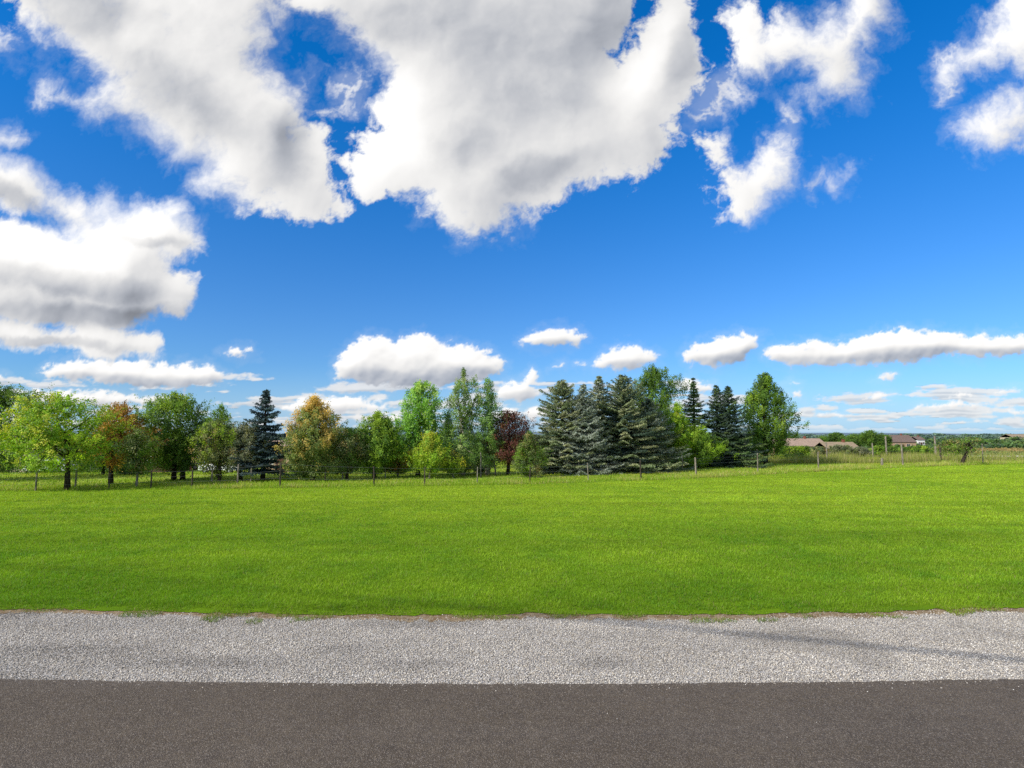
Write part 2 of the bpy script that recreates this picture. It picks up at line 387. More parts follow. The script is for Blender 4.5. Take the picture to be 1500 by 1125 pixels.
    for aa, LL, cl in ((af, Lf, (.80, .90, 1.08)), (al, Ll, (.80, .90, 1.10)), (ah, Lh, (.87, .93, 1.06))):
        cc = colour(LL, cl); An = aa + A * (1 - aa); C = (cc * aa[..., None] + C * (A * (1 - aa))[..., None]) / np.maximum(An, 1e-4)[..., None]; A = An
    fade = ss(U, U - .35, np.abs(u)) * ss(V1, V1 - .2, v)
    return u, v, A * fade, C
# ------------------------------------------------------------------ end clouds
def build_clouds():
    u, v, A, C = build_clouds_field()
    ny, nx = u.shape; D = np.stack([u, np.ones_like(u), v], -1); D /= np.linalg.norm(D, axis=-1, keepdims=True)
    P = (D * 9000 + np.array((0, 0, CAM_H))).reshape(-1, 3)
    i = (np.arange(nx - 1)[None, :] + np.arange(ny - 1)[:, None] * nx).ravel()
    Af = A.ravel(); q = np.stack([i, i + nx, i + 1 + nx, i + 1], -1); q = q[Af[q].max(1) > .012]
    used = np.unique(q); remap = np.full(nx * ny, -1, np.int64); remap[used] = np.arange(len(used))
    m = bpy.data.materials.new('cloud vapour'); m.use_nodes = True; nt = m.node_tree; nt.nodes.clear()
    at = nt.nodes.new('ShaderNodeAttribute'); at.attribute_name = 'Col'
    em = nt.nodes.new('ShaderNodeEmission'); tr = nt.nodes.new('ShaderNodeBsdfTransparent'); mx = nt.nodes.new('ShaderNodeMixShader'); out = nt.nodes.new('ShaderNodeOutputMaterial')
    nt.links.new(at.outputs['Color'], em.inputs['Color']); nt.links.new(at.outputs['Alpha'], mx.inputs[0]); nt.links.new(tr.outputs[0], mx.inputs[1]); nt.links.new(em.outputs[0], mx.inputs[2]); nt.links.new(mx.outputs[0], out.inputs['Surface'])
    m.cycles.emission_sampling = 'NONE'  # sheet glows by itself; sunlit and shaded tones are painted into its colours
    o = raw_mesh('clouds', P[used], remap[q].ravel(), 4, m)
    a = o.data.color_attributes.new('Col', 'FLOAT_COLOR', 'POINT'); c = np.ones((len(used), 4), np.float32)
    c[:, :3] = C.reshape(-1, 3)[used]; c[:, 3] = Af[used]; a.data.foreach_set('color', c.ravel())
    tag(o, 'white and grey cumulus clouds across the blue sky', 'clouds', kind='stuff')
build_clouds()
#CLOUDS_END

# ------------------------------------------------------------------ materials
def leaf_mat(name, trans=0.35, rough=0.55, spec=0.25, gain=1.0):
    m, nt, b = new_mat(name, rough, spec)
    a = nt.nodes.new('ShaderNodeAttribute'); a.attribute_name = 'Col'; c = vmath(nt, 'SCALE', V(nt, a.outputs['Color']), scale=gain)
    put(nt, b.inputs['Base Color'], c)
    t = nt.nodes.new('ShaderNodeBsdfTranslucent'); tc = mixc(nt, 1.0, c, (1.25, 1.25, 0.6, 1), 'MULTIPLY'); nt.links.new(tc.s, t.inputs['Color'])
    mx = nt.nodes.new('ShaderNodeMixShader'); mx.inputs[0].default_value = trans
    nt.links.new(b.outputs[0], mx.inputs[1]); nt.links.new(t.outputs[0], mx.inputs[2])
    nt.links.new(mx.outputs[0], nt.nodes['Material Output'].inputs['Surface'])
    return m
M_leaf = leaf_mat('leaves', .42, gain=2.1); M_needle = leaf_mat('needles', 0.15, 0.6, 0.2, 1.9); M_grass = leaf_mat('grass blades', 0.4, 0.5, 0.22)

def bark_mat(name, c1, c2):
    m, nt, b = new_mat(name, 0.95, 0.1); p = obj_coord(nt)
    n = noise(nt, mapping(nt, p, scale=(6, 6, 1.5)), 3, 6, 0.65)
    put(nt, b.inputs['Base Color'], mixc(nt, n.step(.35, .65), c1, c2)); bump(nt, b, n, .8, .03)
    return m
M_bark = bark_mat('dark bark', (.018, .014, .011), (.07, .055, .042))
M_bark_pale = bark_mat('pale bark', (.11, .095, .075), (.30, .27, .22))
M_wood = bark_mat('weathered post wood', (.12, .10, .08), (.33, .29, .23))
M_wood_dark = bark_mat('dark post wood', (.03, .025, .02), (.10, .08, .06))
M_twig = bark_mat('dry twigs', (.07, .05, .035), (.17, .12, .09))

def plain_mat(name, c, rough=.6, spec=.3, var=.12, scale=3.0, metal=0):
    m, nt, b = new_mat(name, rough, spec); p = obj_coord(nt)
    n = noise(nt, p, scale, 6, 0.6)
    lo_ = tuple(q * (1 - var * 1.6) for q in c); hi = tuple(min(1, q * (1 + var)) for q in c)
    put(nt, b.inputs['Base Color'], mixc(nt, n.step(.3, .7), lo_, hi)); b.inputs['Metallic'].default_value = metal
    return m
M_render_cream = plain_mat('cream render', (.52, .44, .30), .9, .1)
M_render_white = plain_mat('white render', (.75, .73, .70), .9, .1)
M_render_tan = plain_mat('tan render', (.42, .30, .19), .9, .1)
M_carpaint = plain_mat('white car paint', (.78, .79, .80), .25, .6, .03)
M_glass = plain_mat('dark window glass', (.02, .025, .03), .08, .6, .1)
M_tyre = plain_mat('tyre rubber', (.02, .02, .02), .9, .1)
M_rim = plain_mat('wheel metal', (.45, .45, .46), .35, .5, .1, metal=.8)
M_wire = plain_mat('galvanised wire', (.25, .25, .25), .5, .4, .2, metal=.5)
M_metal = plain_mat('grey steel', (.2, .2, .21), .5, .4)
M_door = plain_mat('brown painted door', (.10, .05, .03), .6, .2)
M_lamp = plain_mat('lamp lens', (.6, .6, .62), .15, .6, .05)
M_redlamp = plain_mat('red lamp lens', (.35, .02, .015), .2, .6, .05)
M_plate = plain_mat('blank plate', (.6, .6, .55), .5, .3, .05)

def tile_mat(name, c1, c2):
    m, nt, b = new_mat(name, .9, .1); p = obj_coord(nt)
    br = nt.nodes.new('ShaderNodeTexBrick'); nt.links.new(mapping(nt, p, scale=(1, 1, 1)).s, br.inputs['Vector'])
    br.inputs['Scale'].default_value = 3.0; br.inputs['Color1'].default_value = (*c1, 1); br.inputs['Color2'].default_value = (*c2, 1)
    br.inputs['Mortar'].default_value = (*[q * .4 for q in c1], 1); br.inputs['Mortar Size'].default_value = .02
    n = noise(nt, p, 1.3, 5, .6)
    put(nt, b.inputs['Base Color'], mixc(nt, n.step(.3, .7) * .6, V(nt, br.outputs['Color']), tuple(q * .62 for q in c2)))
    return m
M_tile_pink = tile_mat('pink clay tiles', (.46, .34, .26), (.40, .29, .22))
M_tile_brown = tile_mat('brown clay tiles', (.24, .18, .15), (.19, .14, .12))
M_tile_tan = tile_mat('tan tiles', (.42, .33, .22), (.34, .26, .17))
M_brick = tile_mat('red brick', (.30, .12, .08), (.22, .08, .05))

# ------------------------------------------------------------------ ground sheets
EX = np.array([-70, -40, -22.2, -10.9, 0, 9.4, 20.4, 31.3, 43.9, 62, 90])
EY = np.array([22.0, 23.4, 24.7, 26.0, 27.8, 31.3, 37.8, 43.5, 48.4, 53, 58])
def lawn_far(x): return np.interp(x, EX, EY)
RX = np.array([-40, -6, -4.3, -2.2, 0, 2.2, 4.3, 6, 40.])
_rj = np.array([.022 * mnoise.noise(Vector((q * 1.3, 5, 0))) + .016 * mnoise.noise(Vector((q * 6, 2, 0))) + .012 * mnoise.noise(Vector((q * 17, 2, 4))) for q in np.linspace(-80, 80, 8001)])
def road_edge(x):
    x = np.asarray(x, float); t = np.clip(np.abs(x) / 5.0, 0, 3.0)
    e0 = ground_at(750, 1001)[1]; e1 = ground_at(0, 993)[1]
    return e0 + (e1 - e0) * t * t / (1 + 0.15 * t * t) + np.interp(x * 1.7, np.linspace(-80, 80, 8001), _rj)
G0 = ground_at(750, 902)[1]; G1 = ground_at(0, 893)[1]
def mn(x, y=0., s=1.0): return mnoise.noise(Vector((x * s, y * s, 3.3)))
_jx = np.linspace(-60, 60, 6001)
_jy = np.array([0.08 * mn(q, 0, .9) + 0.07 * mn(q, 4, 2.6) + 0.06 * mn(q, 9, 8) + .05 * mn(q, 2, 23) for q in _jx])
def lawn_near(x):
    x = np.asarray(x, float); t = np.clip(np.abs(x) / 6.2, 0, 2.2)
    return G0 + (G1 - G0) * t * t / (1 + .2 * t * t) + np.interp(x, _jx, _jy)

def strip(name, xs, ylo, yhi, z, mat, ny=2):
    xs = np.asarray(xs); nx = len(xs); T = np.linspace(0, 1, ny)
    lo_ = ylo(xs) if callable(ylo) else np.full(nx, ylo); hi = yhi(xs) if callable(yhi) else np.full(nx, yhi)
    Vv = np.zeros((ny, nx, 3)); Vv[..., 0] = xs
    for j, t in enumerate(T): Vv[j, :, 1] = lo_ + (hi - lo_) * t
    Vv[..., 2] = z
    i = np.arange(nx - 1)[None, :] + np.arange(ny - 1)[:, None] * nx
    fa = np.stack([i, i + 1, i + 1 + nx, i + nx], -1).reshape(-1)
    o = raw_mesh(name, Vv.reshape(-1, 3), fa, 4, mat); tag(o, kind='structure'); return o

# far/overall ground
def ground_mat():
    m, nt, b = new_mat('ground', 1.0, .05); p = position(nt); x, y, z = sep(nt, p)
    n = noise(nt, p, .35, 8, .65); nf = noise(nt, p, 5.0, 6, .7)
    near = mixc(nt, n.step(.35, .65), (.24, .38, .025), (.38, .44, .07))
    near = mixc(nt, nf.step(.4, .75) * .6, near, (.08, .13, .02))
    # patchwork of fields beyond the drop
    q = mapping(nt, p, rot=(0, 0, R(12)), scale=(1 / 160, 1 / 75, 1))
    cell = voro(nt, q, 1.0, out='Color', feature='F1', rnd=.8)
    r_, g_, b_ = sep(nt, cell)
    fld = mixc(nt, r_, (.055, .085, .03), (.17, .13, .055)); fld = mixc(nt, g_.step(.55, .6), fld, (.09, .14, .035)); fld = mixc(nt, b_.step(.8, .85), fld, (.32, .27, .18))
    fld = mixc(nt, noise(nt, mapping(nt, p, scale=(.02, .08, 1)), 1, 6, .7).step(.35, .7) * .6, fld, (.05, .07, .025))
    c = mixc(nt, y.step(62, 120), near, fld)
    # distance haze painted into the base colour as blue
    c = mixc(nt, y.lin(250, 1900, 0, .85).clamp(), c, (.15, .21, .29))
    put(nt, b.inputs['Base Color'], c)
    bump(nt, b, nf, .6, .06)
    return m
def build_ground():
    ys = np.concatenate([np.linspace(-60, 20, 6), np.linspace(22, 130, 80), np.geomspace(135, 6000, 50)])
    t = np.linspace(-1, 1, 161); nx = len(t)
    Vv = np.zeros((len(ys), nx, 3))
    for j, y in enumerate(ys):
        w = 60 + max(y, 0) * 2.2; xs = t * w
        Vv[j, :, 0] = xs; Vv[j, :, 1] = y; Vv[j, :, 2] = terrain(xs, np.full(nx, y)) - 0.02
    i = np.arange(nx - 1)[None, :] + np.arange(len(ys) - 1)[:, None] * nx
    fa = np.stack([i, i + 1, i + 1 + nx, i + nx], -1).reshape(-1)
    tag(raw_mesh('ground', Vv.reshape(-1, 3), fa, 4, ground_mat(), smooth=True), kind='structure')
build_ground()

def asphalt_mat():
    m, nt, b = new_mat('asphalt', .85, .25); p = position(nt)
    big = noise(nt, p, .8, 5, .6); mid = noise(nt, p, 9, 6, .7)
    cell = voro(nt, p, 125, out='Color'); r_, g_, _b = sep(nt, cell)
    dist = voro(nt, p, 125)
    cell2 = voro(nt, p, 190, out='Color'); r2, g2, _c = sep(nt, cell2)
    base = mixc(nt, big.step(.3, .7), (.092, .070, .046), (.125, .097, .066))
    lane = noise(nt, mapping(nt, p, scale=(.15, 1.6, 1)), 1.0, 5, .6); base = mixc(nt, lane.step(.45, .7) * .35, base, (.125, .104, .084)); st = noise(nt, p, 1.9, 3, .5); base = mixc(nt, st.step(.62, .75) * .35, base, (.055, .044, .035))
    base = mixc(nt, mid.step(.35, .7) * .5, base, (.058, .045, .037))
    base = mixc(nt, r_.step(.55, 1.0) * .75, base, (.18, .145, .115))
    base = mixc(nt, g_.step(.90, .96) * .55, base, (.32, .28, .23))
    base = mixc(nt, r2.step(.62, .85) * .5, base, (.026, .023, .021))
    base = mixc(nt, g2.step(.93, .97) * .45, base, (.38, .33, .28))
    put(nt, b.inputs['Base Color'], base)
    bump(nt, b, (0.6 - dist) + r2 * .3, .9, .006)
    return m
def gravel_mat():
    m, nt, b = new_mat('gravel bed', .95, .1); p = position(nt)
    cell = voro(nt, p, 62, out='Color'); r_, g_, b_ = sep(nt, cell); dist = voro(nt, p, 62)
    big = noise(nt, p, 1.4, 6, .65)
    c = mixc(nt, r_, (.25, .23, .20), (.60, .56, .51)); c = mixc(nt, g_.step(.75, .85) * .7, c, (.76, .73, .68)); c = mixc(nt, b_.step(.8, .9) * .5, c, (.33, .25, .17))
    c = mixc(nt, big.step(.45, .75) * .35, c, (.30, .27, .235))
    c = mixc(nt, dist.step(.45, .8) * .75, c, (.06, .052, .045))
    put(nt, b.inputs['Base Color'], c); bump(nt, b, 0.7 - dist, 1.0, .012)
    return m
def soil_mat():
    m, nt, b = new_mat('dry soil', 1.0, .05); p = position(nt)
    n = noise(nt, p, 9, 8, .7); n2 = noise(nt, p, 60, 4, .7)
    c = mixc(nt, n.step(.35, .65), (.16, .105, .055), (.34, .26, .16)); c = mixc(nt, n2.step(.5, .7) * .5, c, (.08, .06, .035))
    put(nt, b.inputs['Base Color'], c); bump(nt, b, n + n2 * .5, .8, .02); return m
def lawn_mat():
    m, nt, b = new_mat('lawn turf', 1.0, .05); p = position(nt); x, y, z = sep(nt, p)
    n = noise(nt, p, .5, 6, .6); n2 = noise(nt, p, 40, 5, .75)
    c = mixc(nt, n.step(.35, .7), (.11, .21, .006), (.16, .28, .009)); c = mixc(nt, n2.step(.45, .7) * .7, c, (.045, .10, .004))
    far = mixc(nt, n2.step(.3, .75), (.30, .41, .022), (.17, .28, .013))
    band = noise(nt, mapping(nt, p, rot=(0, 0, R(-6)), scale=(.05, .75, 1)), 1.0, 5, .6)
    far = mixc(nt, band.step(.5, .68) * .35, far, (.13, .25, .008))
    c = mixc(nt, y.step(9, 24), c, far)
    put(nt, b.inputs['Base Color'], c); bump(nt, b, n2, .7, .03); return m
xs = np.arange(-60, 60.01, .05)
strip('road', xs, -30.0, road_edge, -0.004, asphalt_mat(), 3)
strip('gravel_shoulder', xs, lambda q: road_edge(q) - .25, lambda q: lawn_near(q) + .3, -0.012, gravel_mat())
def soil_near(q):
    return lawn_near(q) - .04 - .17 * np.clip(.5 + np.interp(q * .83 + 7, _jx, _jy) * 7, 0, 1.9)
strip('soil_edge', xs, soil_near, lambda q: lawn_near(q) + .35, -0.008, soil_mat())
strip('lawn', np.arange(-60, 80, .1), lambda q: lawn_near(q) + .06, lawn_far, 0.0, lawn_mat(), 3)

# ------------------------------------------------------------------ grass blades (stuff)
def blades(P, h, w, lean, C, name, label, tip_mul=1.25, root_mul=.45, cat='grass'):
    n = len(P); a = rng.uniform(0, 2 * np.pi, n); la = rng.uniform(0, 2 * np.pi, n)
    dx, dy = np.cos(a) * w / 2, np.sin(a) * w / 2
    Vv = np.zeros((n, 3, 3)); Vv[:, 0] = P; Vv[:, 1] = P; Vv[:, 2] = P
    Vv[:, 0, 0] -= dx; Vv[:, 0, 1] -= dy; Vv[:, 1, 0] += dx; Vv[:, 1, 1] += dy
    Vv[:, 2, 0] += np.cos(la) * lean * h; Vv[:, 2, 1] += np.sin(la) * lean * h; Vv[:, 2, 2] += h
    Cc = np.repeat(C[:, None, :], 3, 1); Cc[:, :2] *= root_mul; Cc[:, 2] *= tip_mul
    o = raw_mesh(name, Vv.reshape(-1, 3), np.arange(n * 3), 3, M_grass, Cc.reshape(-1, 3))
    return tag(o, label, cat, kind='stuff')

_np_noise_cache = {}
def fnoise(x, y, s, seed=0):
    """vectorised value noise"""
    r = _np_noise_cache.setdefault(seed, np.random.default_rng(1000 + seed).random((256, 256)))
    x = np.asarray(x) * s; y = np.asarray(y) * s
    xi = np.floor(x).astype(int); yi = np.floor(y).astype(int); fx = x - xi; fy = y - yi
    fx = fx * fx * (3 - 2 * fx); fy = fy * fy * (3 - 2 * fy)
    g = lambda i, j: r[i % 256, j % 256]
    return (g(xi, yi) * (1 - fx) + g(xi + 1, yi) * fx) * (1 - fy) + (g(xi, yi + 1) * (1 - fx) + g(xi + 1, yi + 1) * fx) * fy

def sample_zone(n, y0, y1, margin=1.5, k=.98):
    y = np.sqrt(rng.uniform(y0 * y0, y1 * y1, n)); x = rng.uniform(-1, 1, n) * (y * k + margin)
    return x, y
n = 1350000
Y = np.exp(rng.uniform(np.log(6.5), np.log(52), n)); X = rng.uniform(-1, 1, n) * (Y * 1.02 + 4.5)
W = rng.uniform(.7, 1.3, n) * np.interp(Y, [6.5, 9.5, 14, 22, 52], [.0055, .0075, .011, .018, .036]); H = rng.uniform(.55, 1.25, n) * np.interp(Y, [6.5, 14, 52], [.047, .050, .056])
near = lawn_near(X); dedge = Y - near
keep = (dedge > rng.uniform(-.02, .12, len(X))) & (Y < lawn_far(X) + .1)
# a few stray tufts out on the soil and gravel
keep &= ~((dedge < .22) & (fnoise(X, Y, 3.1, 61) > .62))
patch = (fnoise(X, Y, 3.3, 5) > .66) & (dedge > -.42 * fnoise(X, Y, .9, 6)) & (dedge < .2)
keep |= patch
X, Y, H, W, dedge = X[keep], Y[keep], H[keep], W[keep], dedge[keep]
tuft = fnoise(X, Y, 3.2, 1) * .5 + fnoise(X, Y, 8.5, 2) * .5
H *= .65 + .7 * tuft; H *= np.where(dedge < .25, .75, 1)
base = np.array((.235, .405, .018)); yel = np.array((.50, .61, .045)); drk = np.array((.065, .215, .012)); dry = np.array((.42, .38, .13))
f1 = np.clip(fnoise(X, Y, .35, 3) * .6 + fnoise(X, Y, 1.7, 4) * .55 - .1 + sstep(8, 26, Y) * .46 - .22, 0, 1)[:, None]
C = drk * (1 - f1) + yel * f1; C = C * .5 + base * .5
band = fnoise(X * .05 - Y * .01, Y * .55, 1.0, 7) * .5 + fnoise(X * .12, Y * 1.3, 1.0, 8) * .5
patchy = fnoise(X, Y, .9, 31) * .5 + fnoise(X, Y * 2.2, 2.2, 32) * .5
spk = fnoise(X, Y, 14, 33)
C = C * np.where(dedge < .45, .80, 1.0)[:, None]
streak = fnoise(X * .22 + Y * .05, Y * 2.6, 1.0, 34)
C = C * (0.55 + .28 * band + .22 * patchy + .28 * spk + .40 * streak)[:, None]
clov = (fnoise(X, Y, 1.3, 35) * .5 + fnoise(X, Y, 5, 36) * .5) > .66; C[clov] *= (.82, .90, 1.1)
C = C * rng.uniform(.7, 1.35, (len(X), 1)); dm = rng.random(len(X)) < .05 + .30 * (dedge < .12); C[dm] = dry * rng.uniform(.6, 1.1, (dm.sum(), 1))
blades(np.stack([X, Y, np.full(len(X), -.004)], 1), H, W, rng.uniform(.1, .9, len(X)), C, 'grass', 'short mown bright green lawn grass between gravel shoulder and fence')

# rough tall grass beyond the mown edge
n = 150000
x = rng.uniform(-60, 75, n); far = lawn_far(x); dpth = rng.exponential(2.6, n); y = far + dpth - .15
m_ = (np.abs(x) < y * .98 + 4) & (dpth < 22); x, y, dpth = x[m_], y[m_], dpth[m_]
tl = fnoise(x, y, .8, 9) * .6 + fnoise(x, y, 2.6, 10) * .4
strongR = sstep(6, 24, x) * 0.6 + .4
h = (.10 + .42 * np.clip(tl - .25, 0, 1) * strongR) * np.exp(-dpth / 12) * rng.uniform(.5, 1.4, len(x))
h *= np.where(dpth > 4, .6, 1)
g1 = np.array((.30, .47, .03)); g2 = np.array((.58, .56, .13)); g3 = np.array((.68, .58, .30))
r_ = rng.random((len(x), 1)); t_ = np.clip(tl[:, None] * 1.3 - .35 + .28 * sstep(0, 22, x)[:, None], 0, 1)
C = np.where(r_ < t_ * .75, g2, g1); C = np.where(r_ < t_ * .22, g3, C) * rng.uniform(.65, 1.25, (len(x), 1))
blades(np.stack([x, y, terrain(x, y) - .01], 1), h, rng.uniform(.012, .03, len(x)), rng.uniform(.05, .6, len(x)), C, 'tall_grass', 'uncut yellowish meadow grass along the far lawn edge around the fence', 1.1, .6)
# meadow under and behind the trees
n = 150000
x, y = sample_zone(n, 24, 66, 4); m_ = y > lawn_far(x) + 1.0; x, y = x[m_], y[m_]
C = np.where(fnoise(x, y, .5, 12)[:, None] > .55, np.array((.46, .52, .06)), np.array((.30, .47, .03))) * rng.uniform(.6, 1.3, (len(x), 1))
blades(np.stack([x, y, terrain(x, y) - .015], 1), rng.uniform(.04, .13, len(x)), rng.uniform(.03, .06, len(x)), rng.uniform(.1, .7, len(x)), C, 'meadow_grass', 'short green meadow grass under and behind the row of trees')
# straw belt on the right, at the brow
n = 60000
x = rng.uniform(14, 62, n); y = rng.uniform(48, 63, n); m_ = (y > lawn_far(x) + 2) & ((x < 44) | (rng.random(n) < .25)) & (fnoise(x, y, .3, 14) > .3); x, y = x[m_], y[m_]
C = np.where(rng.random((len(x), 1)) < .42, np.array((.46, .41, .17)), np.array((.30, .36, .06))) * rng.uniform(.6, 1.2, (len(x), 1))
blades(np.stack([x, y, terrain(x, y) - .015], 1), rng.uniform(.2, .75, len(x)) * (.5 + fnoise(x, y, 1, 15)), rng.uniform(.02, .05, len(x)), rng.uniform(.05, .4, len(x)), C, 'dry_grass', 'straw coloured dry grass on the brow beyond the right end of the fence', 1.1, .7)

# ------------------------------------------------------------------ loose stones (stuff)
def stones(n, xf, yf, smin, smax, name, label, pal, mat):
    x, y = xf, yf; n = len(x)
    base = np.array([(1, 0, 0), (0, 1, 0), (-1, 0, 0), (0, -1, 0), (0, 0, 1), (0, 0, -1)], float)
    s = smin + (smax - smin) * rng.random(n) ** 2.2
    Vv = base[None] * rng.uniform(.6, 1.25, (n, 6, 1)) + rng.normal(0, .12, (n, 6, 3))
    Vv *= s[:, None, None] / 2; Vv[..., 2] *= .75
    a = rng.uniform(0, 6.283, n); ca, sa = np.cos(a)[:, None], np.sin(a)[:, None]
    xx = Vv[..., 0] * ca - Vv[..., 1] * sa; yy = Vv[..., 0] * sa + Vv[..., 1] * ca
    Vv[..., 0] = xx + x[:, None]; Vv[..., 1] = yy + y[:, None]; Vv[..., 2] += (-.010 + s * .18)[:, None]
    tri = np.array([(0, 1, 4), (1, 2, 4), (2, 3, 4), (3, 0, 4), (1, 0, 5), (2, 1, 5), (3, 2, 5), (0, 3, 5)])
    fa = (tri[None] + (np.arange(n) * 6)[:, None, None]).reshape(-1)
    C = pal[rng.integers(0, len(pal), n)] * rng.uniform(.75, 1.2, (n, 1)) * (.80 + .28 * fnoise(x * .6, y * 2.4, 1.0, 41) + .16 * fnoise(x, y, 4.0, 42))[:, None]
    dirt = fnoise(x * .7, y * 1.6, 1.5, 43)[:, None]; C = C * (1 - .35 * sstep(.6, .9, dirt)); C = np.repeat(C[:, None], 6, 1).reshape(-1, 3)
    return tag(raw_mesh(name, Vv.reshape(-1, 3), fa, 3, mat, C), label, 'gravel', kind='stuff')
def stone_mat():
    m, nt, b = new_mat('limestone chips', .9, .15)
    a = nt.nodes.new('ShaderNodeAttribute'); a.attribute_name = 'Col'; c = V(nt, a.outputs['Color'])
    n = noise(nt, position(nt), 150, 3, .6); put(nt, b.inputs['Base Color'], mixc(nt, n.step(.3, .8) * .35, c, (.2, .18, .16))); return m
M_stone = stone_mat()
n = 215000
x = rng.uniform(-9.5, 9.5, n); a_ = road_edge(x); b_ = lawn_near(x)
s_ = soil_near(x); y = a_ - .05 + (s_ + .03 - a_ + .05) * rng.random(n); b_ = s_
stray = rng.random(n) < .02; y = np.where(stray, s_ + rng.random(n) * .25, y)
m_ = rng.random(n) < .78 + .22 * (fnoise(x, y, 1.2, 20)); m_ &= ~((y < a_) & (rng.random(n) < .6)); x, y = x[m_], y[m_]
xe = rng.uniform(-9, 9, 900); x = np.concatenate([x, xe]); y = np.concatenate([y, road_edge(xe) - .04 - rng.exponential(.16, 900)])
pal = np.array([(.60, .56, .485), (.68, .645, .57), (.53, .49, .415), (.44, .40, .34), (.73, .695, .63), (.56, .49, .385), (.39, .35, .30), (.60, .555, .485)])
stones(n, x, y, .006, .021, 'gravel', 'loose pale grey limestone chippings covering the road shoulder', pal, M_stone)

# ------------------------------------------------------------------ foliage builders
def rhomb(P, N, L, Wd, C, T=None):
    """one rhombic leaf per point; returns verts, colours"""
    n = len(P); N = N / (np.linalg.norm(N, axis=1, keepdims=True) + 1e-9)
    if T is None: T = rng.normal(size=(n, 3))
    T = T - N * (T * N).sum(1, keepdims=True); T /= (np.linalg.norm(T, axis=1, keepdims=True) + 1e-9)
    B = np.cross(N, T)
    Vv = np.stack([P - T * L[:, None] / 2, P + B * Wd[:, None] / 2, P + T * L[:, None] / 2, P - B * Wd[:, None] / 2], 1)
    return Vv.reshape(-1, 3), np.repeat(C, 4, 0)

def leaves_obj(name, Vv, C, mat, parent):
    return raw_mesh(name, Vv, np.arange(len(Vv)), 4, mat, C, parent)

def prof(kind, t):
    t = np.clip(t, 0, 1)
    if kind == 'round': return np.clip(1 - np.abs(2 * t - .95) ** 2.4, 0, 1) ** .55
    if kind == 'ovate': return np.where(t < .32, .55 + .45 * np.sin(t / .32 * np.pi / 2), np.clip(1 - ((t - .32) / .68) ** 1.7, 0, 1) ** .8)
    if kind == 'spread': return np.where(t < .45, .72 + .28 * np.sin(t / .45 * np.pi / 2), np.clip(1 - ((t - .45) / .55) ** 2, 0, 1) ** .6)
    if kind == 'column': return np.clip(1 - np.abs(2 * t - .8) ** 3, .0, 1) ** .5 * (1 - .35 * t)
    if kind == 'flame': return np.where(t < .25, .5 + .5 * t / .25, (1 - (t - .25) / .75) ** .65)

